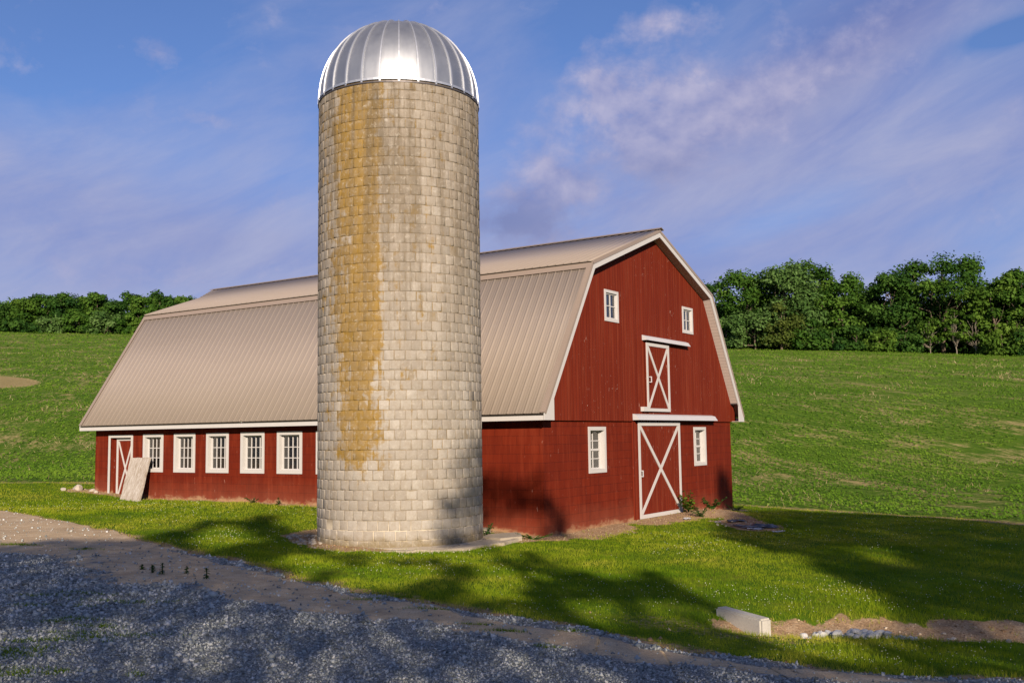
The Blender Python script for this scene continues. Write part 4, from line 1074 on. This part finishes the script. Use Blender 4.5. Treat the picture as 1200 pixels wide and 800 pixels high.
# ------------------------------------------------------------------ loose things
def blob_stone(name, loc, r, mat, seed, label, cat, group=None, flat=.7):
    bm = bmesh.new(); bmesh.ops.create_icosphere(bm, subdivisions=2, radius=1)
    rg = np.random.default_rng(seed); ax = rg.normal(0, 1, (7,3)); ax /= np.linalg.norm(ax, axis=1)[:,None]; cut = rg.uniform(.48, .85, 7)
    sc = rg.uniform(.75, 1.2, 3)
    for v in bm.verts:
        p = np.array(v.co)
        for a_, c_ in zip(ax, cut):
            dd = p@a_
            if dd > c_: p = p-a_*(dd-c_)*.9
        p = p*sc*r; p[2] *= flat; v.co = p
    me = bpy.data.meshes.new(name); bm.to_mesh(me); bm.free()
    o = bpy.data.objects.new(name, me); COL.objects.link(o); me.materials.append(M[mat])
    o.location = loc; o.rotation_euler = (rg.uniform(-.3,.3), rg.uniform(-.3,.3), rg.uniform(0,6.28))
    tag(o, label, cat, group); return o
k = 0
while k < 150:
    t = rng.uniform(0, 1); sx_, sy_ = rng.normal(0, .15), rng.normal(0, .15)
    x = np.interp(t, [0,.5,1], [-8.02,-7.83,-7.45])+sx_; y = np.interp(t, [0,.5,1], [-8.25,-8.78,-9.35])+sy_
    r = rng.uniform(.026, .058)*(1.15 if .25 < t < .75 else .8)
    blob_stone('ditch_rock', (x, y, Hs(x,y)+r*.35+rng.uniform(0,.05)*(.2<t<.7)), r, 'white_rock', 100+k, 'pale angular rock in the loose pile along the ditch', 'rock', 'pale rocks piled in the ditch'); k += 1
for k in range(14):
    x = rng.uniform(-7.6, -6.2); y = rng.uniform(-10.6, -9.2); r = rng.uniform(.02, .045)
    blob_stone('small_stone', (x, y, Hs(x,y)+r*.3), r, 'field_stone', 300+k, 'small grey stone on the bare ditch soil right of the pile', 'stone', 'small stones along the ditch')
for k, (x, y, r, lb) in enumerate([(-.35,17.1,.17,'largest tan field stone at the far left corner of the barn'),(-.1,16.7,.09,'low tan stone beside the corner stone, nearer the small door'),(-.7,17.3,.10,'small tan stone at the left edge of the corner stones'),(-.2,16.35,.08,'flat little stone below the wall left of the small door')]):
    blob_stone('field_stone', (x, y, Hs(x,y)+r*.25), r, 'field_stone', 400+k, lb, 'stone')
for k in range(46):
    a = rng.uniform(-1.75, -1.0); rr = rng.uniform(SR+.05, SR+.6); p = cyl(np.array([a]), rr, 0)[0]; r = rng.uniform(.025, .06)
    blob_stone('rubble_stone', (p[0], p[1], Hs(p[0],p[1])+r*.3), r, 'field_stone', 500+k, 'pale rubble stone at the left foot of the silo', 'stone', 'rubble left of the silo foot')
for k in range(30):
    a = rng.uniform(-.9, .9); rr = rng.uniform(SR+.5, SR+.85); p = cyl(np.array([a]), rr, 0)[0]; r = rng.uniform(.012, .035)
    blob_stone('rubble_stone', (p[0], p[1], Hs(p[0],p[1])+r*.3), r, 'field_stone', 600+k, 'small rubble stone lying along the edge of the silo apron', 'stone', 'rubble along the silo apron')
# curb block
d_ = np.array([-.37,-.70]); d_ /= np.linalg.norm(d_); s_v = np.array([.88,-.47]); s_v /= np.linalg.norm(s_v)
p1 = np.array([-7.62,-7.18]); ln = .80; wd = .17
zz = Hs(-7.85,-7.6)+.01
mb = MB(); q = [p1, p1+d_*ln, p1+d_*ln+s_v*wd, p1+s_v*wd]
mb.prism([(a_[0], a_[1], zz-.05-(.03 if i in (1,2) else 0)) for i, a_ in enumerate(q)], (0,0,.25))
tag(mb.build('curb_block', M['curb_concrete'], loc=(p1[0],p1[1],zz), bevel=.022), 'pale concrete curb block lying in the grass at the end of the ditch', 'concrete block')
# leaning slab
mb = MB()
T0, T1 = np.array([-.10,14.70,1.74]), np.array([-.10,13.80,1.73]); B0, B1 = np.array([-.62,14.46,.48]), np.array([-.62,13.56,.47])
nrm = np.cross(T1-T0, B0-T0); nrm /= np.linalg.norm(nrm); nrm = nrm if nrm[0] < 0 else -nrm
pts = []
def edge(a, b, n_, j):
    for k in range(n_):
        f = k/n_; p = a+(b-a)*f
        pts.append(p+np.array([0, rng.normal(0, j), rng.normal(0, j)]))
edge(T0, T1, 5, .006); edge(T1, B1, 7, .008); edge(B1, B0, 4, .01); edge(B0, T0, 7, .008)
mb.prism([tuple(p) for p in pts], nrm*.075)
tag(mb.build('stone_slab', M['slab_wood'], loc=(-.6,14.0,.5), bevel=.006), 'rough weathered pale slab leaning on the wall beside the small door', 'slab')
# dark plastic scraps
def crumple(name, loc, sx_, sy_, h, seed, mat, label, cat, rot=0, group=None):
    rg = np.random.default_rng(seed); n_ = 16
    gx_, gy_ = np.meshgrid(np.linspace(-1,1,n_), np.linspace(-1,1,n_), indexing='ij')
    r_ = 1+.25*noise2(gx_*1.3+seed, gy_*1.3, 1, 1)
    z = h*np.abs(noise2(gx_+seed, gy_, 2.1, 2))+h*.5*np.abs(noise2(gx_, gy_+seed, 4.3, 3))
    X = gx_*sx_*r_; Y = gy_*sy_*r_; c, s_ = math.cos(rot), math.sin(rot)
    V = np.c_[(X*c-Y*s_).ravel(), (X*s_+Y*c).ravel(), z.ravel()]
    V[:,2] += H(V[:,0]+loc[0], V[:,1]+loc[1])-Hs(loc[0],loc[1])
    V2 = V.copy(); V2[:,2] -= .006
    i = np.arange(n_-1)[:,None]*n_+np.arange(n_-1)[None,:]; Fq = np.stack([i, i+n_, i+n_+1, i+1], -1).reshape(-1,4)
    me = np_mesh(name, np.vstack([V,V2]), np.vstack([Fq, Fq[:,::-1]+n_*n_]))
    o = bpy.data.objects.new(name, me); COL.objects.link(o); me.materials.append(M[mat]); o.location = (loc[0], loc[1], Hs(loc[0],loc[1])+.01)
    tag(o, label, cat, group)
crumple('plastic_sheet', (5.15,-3.0), .5, .26, .06, 1, 'black_plastic', 'crumpled black plastic sheet on the bare soil right of the barn front', 'plastic sheet', -.9)
crumple('plastic_sheet', (5.9,-2.2), .26, .14, .04, 2, 'black_plastic', 'smaller black plastic scrap between the weed and the larger sheet', 'plastic sheet', -.5)
crumple('paper_scrap', (4.75,-3.15), .20, .05, .03, 3, 'scrap_pale', 'long pale scrap lying across the large black sheet', 'scrap', -.9)
crumple('paper_scrap', (4.45,-3.85), .16, .06, .02, 4, 'scrap_pale', 'pale scrap at the far right end of the debris patch', 'scrap', -.4)
crumple('paper_scrap', (5.45,-1.9), .10, .08, .02, 5, 'scrap_pale', 'tiny pale scrap at the left end of the debris patch', 'scrap', .4)
crumple('paper_scrap', (5.55,-1.0), .16, .09, .02, 6, 'scrap_pale', 'pale flat scrap below the big sliding door', 'scrap', .2)
for k in range(12):
    x = rng.normal(5.5, .7); y = rng.normal(-2.5, .5); r = rng.uniform(.02, .05)
    blob_stone('debris_clod', (x, y, Hs(x,y)+r*.3), r, 'field_stone', 700+k, 'small clod of rubble in the debris patch by the barn', 'clod', 'clods in the debris patch')
# leafy weeds
def weed(name, x, y, h, spread, nleaf, lsize, label, cat, upright=False, group=None, seed=0, mat='weed_leaf'):
    rg = np.random.default_rng(seed); z = Hs(x, y)
    root = tag(empty(name, (x, y, z)), label, cat, group)
    st = MB(); V = []; 
    ns = 1 if upright else 7
    for k in range(ns):
        a = rg.uniform(0, 6.28); l = 0 if upright else rg.uniform(.3, 1)*spread
        tip = np.array([x+math.cos(a)*l, y+math.sin(a)*l, z+h*rg.uniform(.55, 1)]); base = np.array([x, y, z])
        st.bar(base, tip, .012, .012, (math.sin(a)+.01, math.cos(a), .1))
        for j in range(nleaf//ns):
            f = rg.uniform(.12, 1); p = base+(tip-base)*f; b = rg.uniform(0, 6.28); ls = lsize*rg.uniform(.6, 1.2)*(1.2-.5*f)
            d1 = np.array([math.cos(b), math.sin(b), rg.uniform(-.3, .7)]); d1 /= np.linalg.norm(d1); d2 = np.cross(d1, [0,0,1]); d2 /= np.linalg.norm(d2)
            V += [p, p+d1*ls*.5+d2*ls*.36, p+d1*ls+np.array([0,0,-ls*.2]), p+d1*ls*.5-d2*ls*.36]
    st.build('stem', M['weed_leaf'], root)
    V = np.array(V); me = np_mesh('leaves', V, np.arange(len(V)).reshape(-1,4), {'lv': np.repeat(rg.uniform(0, 1, len(V)//4), 4)})
    link('leaves', me, M[mat], root)
weed('leafy_weed', 6.9, -.45, .62, .35, 130, .17, 'bright broad leafed weed growing at the right foot of the big sliding door', 'weed', seed=1, mat='crop_leaf')
weed('leafy_weed', 7.6, -.85, .38, .5, 150, .13, 'lower dark green weed spreading right of the bright broad leafed one', 'weed', seed=2)
weed('leafy_weed', 6.2, -1.1, .3, .35, 90, .10, 'small dark weed in front of the big sliding door', 'weed', seed=12)
weed('leafy_weed', 10.6, -.35, .25, .45, 90, .09, 'low weed at the right corner of the barn front', 'weed', seed=3)
weed('leafy_weed', -.95, .95, .3, .3, 90, .09, 'weed growing between the silo slab and the barn side wall', 'weed', seed=4)
weed('leafy_weed', -.7, -.15, .16, .5, 150, .06, 'low clover like weed in front of the concrete slab by the barn corner', 'weed', seed=5, mat='crop_leaf')
weed('leafy_weed', -.25, 8.2, .28, .1, 30, .08, 'thin weed against the side wall nearest the silo', 'weed', True, seed=6)
weed('leafy_weed', -.3, 9.1, .16, .3, 60, .07, 'low weed at the side wall below the windows', 'weed', seed=7)
for k, (x, y, h, lb) in enumerate([(-10.18,.0,.22,'tall upright weed in the drive, middle of the group of three'),(-10.15,.25,.15,'shorter upright weed left of the tall one in the drive'),(-9.87,-.14,.16,'upright weed right of the tall one in the drive'),(-10.04,-.78,.19,'lone upright weed in the drive, furthest right'),(-9.99,.71,.11,'small sprig in the drive, furthest left of the weeds')]):
    weed('drive_weed', x, y, h, .02, 40, .055, lb, 'weed', True, None, 20+k)


# ------------------------------------------------------------------ trees
RIGHT = [(162.2, 61.7, 14.9, 4.0, 'n'), (155.0, 52.6, 15.9, 6.0, 'a'), (155.3, 45.5, 16.0, 6.6, 's'), (164.1, 44.3, 17.5, 6.5, 'a'), (161.8, 37.9, 14.3, 5.4, 'a'), (170.6, 35.9, 14.4, 4.0, 'b'), (163.9, 29.5, 14.8, 5.4, 'b'), (167.5, 21.8, 17.8, 9.3, 'o'), (174.4, 16.8, 13.8, 5.0, 'b'), (164.9, 13.1, 13.2, 4.1, 'y'), (167.3, 9.5, 14.8, 5.1, 'o'), (169.9, 4.5, 14.8, 6.4, 'a'), (170.3, -1.6, 14.0, 6.8, 'b')]
UNDER = [(150.0, 54.5, 5.7, 3.4, 's'), (149.8, 49.3, 7.0, 4.6, 's'), (150.3, 44.8, 8.1, 3.9, 'v'), (152.7, 40.8, 5.3, 4.0, 'a'), (153.7, 37.1, 3.9, 3.1, 'b'), (155.7, 33.7, 4.6, 3.1, 'b'), (156.6, 30.1, 4.0, 2.8, 'y'), (158.5, 26.1, 3.7, 2.8, 'b'), (160.3, 22.6, 6.2, 2.5, 'p'), (161.0, 18.7, 7.7, 2.2, 'p'), (162.4, 16.0, 7.3, 2.2, 'p'), (161.0, 11.7, 4.3, 3.7, 'y'), (161.6, 7.1, 5.1, 3.7, 'b')]
LEFT = [(122.5, 261.3, 10.3, 6.8), (125.6, 255.1, 9.0, 5.7), (131.6, 254.1, 8.6, 5.2), (137.0, 253.3, 11.2, 5.2), (141.2, 251.9, 12.7, 5.2), (143.6, 246.9, 12.3, 4.7), (149.0, 245.8, 11.5, 4.7), (153.2, 245.4, 12.8, 5.3), (154.3, 238.6, 10.4, 4.7), (159.8, 239.7, 13.4, 4.2), (161.4, 234.8, 12.2, 4.2), (166.5, 234.7, 13.7, 4.7), (168.8, 230.4, 13.0, 4.2), (173.2, 229.5, 13.6, 3.7), (176.0, 226.0, 13.5, 3.7), (180.6, 224.8, 13.8, 3.7), (131.2, 249.7, 4.1, 3.6), (139.3, 244.8, 5.3, 4.1), (144.4, 241.6, 6.9, 4.1), (150.6, 237.5, 7.1, 4.6), (155.0, 234.5, 6.3, 3.6), (157.6, 232.6, 4.9, 3.1), (146.8, 238.9, 3.1, 2.6), (134.3, 246.7, 2.3, 2.6), (161.4, 231.0, 8.0, 3.6), (164.9, 228.4, 6.6, 3.6)]
def cone(mb, a, b, ra, rb, k=7):
    a = np.array(a, float); b = np.array(b, float); d = b-a; d /= max(np.linalg.norm(d), 1e-6)
    u = np.cross(d, [0.3,0.1,1.0] if abs(d[2]) < .9 else [1,0,0]); u /= np.linalg.norm(u); v = np.cross(d, u)
    n = len(mb.v)
    for (p, r) in ((a, ra), (b, rb)):
        for i in range(k):
            t = 2*math.pi*i/k; mb.v.append(tuple(p+(u*math.cos(t)+v*math.sin(t))*r))
    for i in range(k):
        j = (i+1) % k; mb.f.append((n+i, n+j, n+k+j, n+k+i))
def limb(mb, a, b, ra, rb, rg, seg=4, wob=.06, k=7):
    a = np.array(a, float); b = np.array(b, float); L_ = np.linalg.norm(b-a); p = a
    for i in range(1, seg+1):
        q = a+(b-a)*i/seg+(rg.normal(0, wob*L_, 3) if i < seg else 0)
        cone(mb, p, q, ra+(rb-ra)*(i-1)/seg, ra+(rb-ra)*i/seg, k); p = q
def leaf_quads(P, nrm, ls, rg, aspect=.62):
    n = len(P); nrm = nrm/np.linalg.norm(nrm, axis=1)[:,None]
    a = np.cross(nrm, rg.normal(0, 1, (n,3))); a /= np.linalg.norm(a, axis=1)[:,None]; b = np.cross(nrm, a)
    L_ = (ls*rg.uniform(.6, 1.3, n))[:,None]
    return np.stack([P-a*L_, P-b*L_*aspect, P+a*L_, P+b*L_*aspect], 1).reshape(-1,3)
def crown_points(rg, H_, R__, base, nl, per, lr, kind):
    c = np.array([0, 0, H_*(.5+base/2)]); rad = np.array([R__*.78, R__*.78, H_*(1-base)/2*.86])
    out = []; lobes = []
    for i in range(nl):
        d = rg.normal(0, 1, 3); d /= np.linalg.norm(d)
        if kind != 'o' and i % 4 == 0: d[2] = -.92-.1*rg.uniform()
        f = rg.uniform(.55, 1.0)**.6
        p = c+d*rad*f; r = lr*R__*rg.uniform(.65, 1.3)
        if p[2]+r > H_: p[2] = H_-r*rg.uniform(.8, 1.1)
        lobes.append((p, r))
    for p, r in lobes:
        n = int(per*rg.uniform(.7, 1.3)); d = rg.normal(0, 1, (n,3)); d /= np.linalg.norm(d, axis=1)[:,None]
        d = d[(d[:,2] > -.55) | (rg.uniform(0, 1, n) < .3)]; n = len(d)
        rr = r*rg.uniform(.35, 1.08, n)*(1+.22*np.sin(d[:,0]*5+p[0])*np.sin(d[:,1]*5+p[1]))
        P = p+d*rr[:,None]*np.array([1,1,.8]); nr = d+rg.normal(0, .55, (n,3))+np.array([0,0,.45])
        out.append((P, nr, np.clip(rg.normal(.5, .2)+rg.normal(0, .15, n), 0, 1)))
    return lobes, np.vstack([o[0] for o in out]), np.vstack([o[1] for o in out]), np.concatenate([o[2] for o in out])
def tree(name, x, y, H_, R__, kind, seed, ls, label, cat, group, mat, sparse=1.0, bark='bark'):
    rg = np.random.default_rng(seed); z = Hs(x, y)-.1
    root = tag(empty(name, (x, y, z)), label, cat, group); org = np.array([x, y, z])
    base = {'o': .36, 'p': .30, 'a': .02, 'b': .02}.get(kind, .0)
    nl, per, lr = {'o': (50, 190, .23), 'p': (30, 50, .26), 'a': (58, 230, .31), 'b': (50, 220, .33)}[kind]
    k = max(.45, min(1.6, (H_*R__)/90))
    nl = int(nl*(k if kind in 'ab' else 1)); per = int(per*sparse)
    lobes, P, nr, lv = crown_points(rg, H_, R__, base, nl, per, lr, kind)
    tb = MB(); tr = (.018*H_+.05)*(.55 if kind == 'p' else 1)
    top = np.array([rg.normal(0, .03)*H_, rg.normal(0, .03)*H_, H_*.82])
    limb(tb, (0,0,-.4), top, tr, tr*.25, rg, 6, .012, 9)
    for p, r in lobes[:(26 if kind in 'op' else 12)]:
        f = np.clip(p[2]/H_*.65-.05, .12, .75); a = top*f; limb(tb, a, p, tr*(1-f)*.5, .03, rg, 4, .06, 6)
    tb.v = [tuple(np.array(v)+org) for v in tb.v]
    tb.build('trunk', M[bark], root)
    V = leaf_quads(P, nr, ls, rg)+org
    me = np_mesh('crown', V, np.arange(len(V)).reshape(-1,4), {'lv': np.repeat(lv, 4)})
    link('crown', me, M[mat], root)
    return len(P)
MATS = {'n': 'leaf_deep', 'a': 'leaf_green', 's': 'leaf_silver', 'b': 'leaf_deep', 'o': 'leaf_green', 'y': 'leaf_yellow', 'v': 'leaf_olive', 'p': 'leaf_yellow'}
RL = ['dark tree peeping out right behind the barn roof edge, leftmost of the right wood', 'broad bright green tree, first full crown right of the barn roof', 'rounded silvery green tree just right of the first full crown', 'tall full tree with the highest round top in the left part of the right wood', 'medium green tree on the falling shoulder right of the highest round top', 'narrow dark tree in the dip left of the oak group', 'dark rounded tree standing left of the tall open crowned tree', 'tallest open crowned tree with sky gaps over the right wood', 'dark lower tree in the gap right of the tall open crowned tree', 'yellowish green tree low between the tall open tree and the picture edge', 'open crowned tree cut by the right edge of the picture', 'full green tree just beyond the right edge of the picture', 'dark green tree farther beyond the right edge of the picture']
nq = 0
for i, ((x, y, h, r, k), lb) in enumerate(zip(RIGHT, RL)):
    kind = {'o': 'o', 'n': 'b', 's': 'a', 'v': 'a', 'y': 'b'}.get(k, k)
    nq += tree('broadleaf_tree', x, y, h*1.03, r*1.12, kind, 1000+i, .29, lb, 'tree', 'trees at the edge of the right wood', MATS[k], 1.25 if k != 'o' else 1.5)
UL = ['low silvery bush tree against the barn roof edge at the foot of the right wood', 'silvery layered bush tree under the first full crown', 'olive brown tree nestled among the silvery crowns', 'green understory tree below the highest round top', 'small dark bush tree right of the green understory tree', 'small dark bush tree under the narrow dip of the wood', 'yellow green shrub at the wood foot left of the dark hollow', 'low dark shrub in front of the dark hollow of the wood', 'thin pale barked tree, left one under the open crowned tree', 'thin pale barked tree, tallest of the three under the open crown', 'thin pale barked tree standing rightmost of the three', 'bright yellow green shrub right of the pale barked trees', 'dark shrub at the wood foot near the right picture edge']
for i, ((x, y, h, r, k), lb) in enumerate(zip(UNDER, UL)):
    kind = 'p' if k == 'p' else 'b'
    nq += tree('understory_tree' if k != 'p' else 'pale_tree', x, y, h*1.05, r*1.15, kind, 1200+i, .26, lb, 'tree', 'understory along the right wood', MATS[k], 1.1, 'pale_bark' if k == 'p' else 'bark')
pos_l = ['beyond the left picture edge', 'just outside the left picture edge', 'cut by the left picture edge', 'first whole crown from the left edge', 'second whole crown from the left', 'third crown from the left with a flat top', 'lower crown left of the middle', 'dark crown left of the middle', 'rounded crown at the middle', 'small pointed crown right of the middle', 'crown three places before the roof', 'tallest crown before the roof', 'crown two places before the roof', 'crown meeting the barn roof slope', 'crown behind the barn roof slope', 'crown hidden deep behind the barn roof']
for i, ((x, y, h, r), ps) in enumerate(zip(LEFT[:16], pos_l)):
    k = 'abayabsabasbabab'[i]
    nq += tree('broadleaf_tree', x, y, h, r*1.2, 'a' if k in 'as' else 'b', 1400+i, .38, 'tree of the far left wood, '+ps, 'tree', 'trees of the far left wood', {'a': 'leaf_green', 'b': 'leaf_deep', 'y': 'leaf_yellow', 's': 'leaf_green'}[k], 1.2)
pos_u = ['first from the left', 'second from the left', 'pale one near the middle', 'broad one at the middle', 'one right of the broad one', 'yellowish one left of the roof', 'tiny one in front of the middle', 'tiny one at the left', 'one just left of the roof edge', 'one touching the roof edge']
for i, ((x, y, h, r), ps) in enumerate(zip(LEFT[16:], pos_u)):
    k = 'bsasaybbay'[i]
    nq += tree('understory_tree', x, y, max(h, 2.5), r*1.25, 'b', 1500+i, .42, 'rounded tree at the foot of the left wood, '+ps, 'tree', 'front trees of the far left wood', {'a': 'leaf_green', 'b': 'leaf_deep', 'y': 'leaf_yellow', 's': 'leaf_silver'}[k], .75)
print('tree leaves', nq)
# the wood behind, one mass
rg = np.random.default_rng(5); Ps, Ns, Ls = [], [], []
def mass(p0, p1, n, back, hmin, hmax, ls):
    d = np.array(p1, float)-np.array(p0, float); L_ = np.linalg.norm(d); d /= L_; nb = np.array([p0[0]-CAM[0], p0[1]-CAM[1]]); nb /= np.linalg.norm(nb)
    for i in range(n):
        a = rg.uniform(0, L_); b = rg.uniform(4, back); x, y = np.array(p0)+d*a+nb*b; z = Hs(x, y); h = rg.uniform(hmin, hmax); r = rg.uniform(2.6, 4.2)
        lobes, P, nr, lv = crown_points(rg, h, r, .0, 14, 70, .42, 'b')
        Ps.append(P+np.array([x, y, z])); Ns.append(nr); Ls.append(lv)
mass((118,268), (182,222), 60, 26, 7.0, 11.0, .5)
mass((182,222), (176,70), 46, 26, 7, 11.0, .5)
mass((161,66), (168,-8), 150, 24, 9.5, 13.0, .4)
P = np.vstack(Ps); V = leaf_quads(P, np.vstack(Ns), .55, rg)
me = np_mesh('woodland', V, np.arange(len(V)).reshape(-1,4), {'lv': np.repeat(np.concatenate(Ls), 4)})
tag(link('woodland', me, M['leaf_deep']), 'dark mass of woodland filling in behind the first rows of trees', 'woodland', kind='stuff')

# ------------------------------------------------------------------ the trees behind the drive whose shade lies over the foreground
RUNS = [(15,[(0,154)]),(16,[(0,154)]),(17,[(0,154)]),(18,[(0,154)]),(19,[(0,154)]),(20,[(0,154)]),(21,[(0,154)]),(22,[(0,154)]),(23,[(0,154)]),(24,[(0,154)]),(25,[(0,154)]),(26,[(0,154)]),(27,[(0,154)]),(28,[(0,154)]),(29,[(0,154)]),(30,[(0,154)]),(31,[(0,154)]),(32,[(0,154)]),(33,[(0,58),(60,154)]),(34,[(0,58),(61,154)]),(35,[(0,53),(54,56),(57,58),(65,154)]),(36,[(0,53),(55,56),(58,59),(66,154)]),(37,[(0,50),(52,59),(67,154)]),(38,[(0,45),(48,50),(53,59),(67,150)]),(39,[(0,43),(44,45),(49,51),(54,56),(58,59),(67,149)]),(40,[(0,43),(49,51),(53,56),(68,72),(73,132),(134,147)]),(41,[(1,11),(15,25),(26,42),(45,50),(52,56),(69,72),(74,130),(137,146)]),(42,[(3,9),(17,23),(26,42),(44,46),(54,55),(68,73),(75,128),(138,145)]),(43,[(26,44),(68,111),(115,127),(141,143)]),(44,[(29,37),(39,43),(50,53),(68,110),(117,126)]),(45,[(33,36),(40,43),(50,53),(68,108),(119,125)]),(46,[(34,36),(39,43),(50,53),(57,59),(69,91),(96,107)]),(47,[(35,36),(38,41),(51,53),(57,59),(70,91),(97,106)]),(48,[(35,40),(51,58),(71,90),(99,104)]),(49,[(38,40),(51,57),(73,90)]),(50,[(52,55),(74,89)]),(51,[(76,88)]),(52,[(77,86)]),(53,[(77,84)]),(54,[(76,80)]),(55,[(76,79)]),(56,[(76,78)]),(59,[(83,84)]),(60,[(84,85)]),(61,[(85,86)]),(62,[(86,87)]),(63,[(86,87)]),(64,[(87,88)]),(65,[(88,89)]),(66,[(89,90)]),(67,[(90,91)])]
hd = R_(SUN_H); ur = np.array([math.cos(hd), -math.sin(hd)]); trv = np.array([math.sin(hd), math.cos(hd)]); TE = math.tan(R_(SUN_E)); Q0 = -42.0
stems = [(-17.5,'far left'),(-9.0,'left'),(-1.5,'middle left'),(6.5,'tallest, middle right'),(14.0,'right'),(21.5,'second from the right'),(29.0,'far right')]
cells = []
for i, rr in RUNS:
    for a, b in rr:
        for j in range(a, b):
            u, h = -20+(j+.5)*.35, 4+(i+.5)*.35
            if h > 24.2: continue
            cells.append((u, h-16*TE-.18))
cells = np.array(cells)
own = np.argmin(np.abs(cells[:,0][:,None]-np.array([q[0] for q in stems])[None,:]+np.sin(cells[:,1]*1.3)[:,None]*.8), 1)
for k, (u0, nm) in enumerate(stems):
    cc = cells[own == k]
    if not len(cc): continue
    dq0 = rg.uniform(-3, 3)
    bx_, by_ = ur*u0+trv*(Q0+dq0); z = Hs(bx_, by_)-.2
    root = tag(empty('yard_tree', (bx_, by_, z)), 'leafy tree behind the photographer whose shade falls on the drive, '+nm, 'tree', 'row of trees behind the drive')
    reps = np.where(cc[:,1]+16*TE < 16.3, 18, 28)
    soft = (cc[:,1]+16*TE > 17.6) & (cc[:,0] > -4.0) & (cc[:,0] < .4)
    reps = np.where(soft, rg.choice([5, 11, 18, 28], len(cc)), reps)
    C_ = np.repeat(cc, reps, 0); n = len(C_); u = C_[:,0]+rg.uniform(-.19, .19, n); h = C_[:,1]+rg.uniform(-.19, .19, n)
    topk = cc[:,1].max(); prof = np.clip(1-((C_[:,1]-9)/(topk-7.5))**2, .15, 1); dq = dq0+rg.uniform(-1, 1, n)*(3.2*prof)
    q = Q0+dq; P = np.c_[ur[0]*u+trv[0]*q, ur[1]*u+trv[1]*q, h-(dq)*TE]
    nr = rg.normal(0, 1, (n,3))+np.array([-trv[0], -trv[1], .3])*.9
    V = leaf_quads(P, nr, .125, rg, .7)
    me = np_mesh('crown', V, np.arange(len(V)).reshape(-1,4), {'lv': rg.uniform(0, 1, len(V))})
    link('crown', me, M['leaf_green'], root)
    tb = MB(); b0 = np.array([bx_, by_, z]); tp = np.array([bx_, by_, topk-2.5])
    limb(tb, b0, tp, .30, .06, rg, 7, .01, 10)
    idx = rg.choice(len(P), 26, replace=False)
    for p in P[idx]:
        f = np.clip((p[2]-z-2)/(topk-z), .15, .8); a = b0+(tp-b0)*f
        limb(tb, a, p, .12*(1-f)+.03, .015, rg, 4, .05, 6)
    tb.build('trunk', M['bark'], root)
print('objects', len(scene.objects))
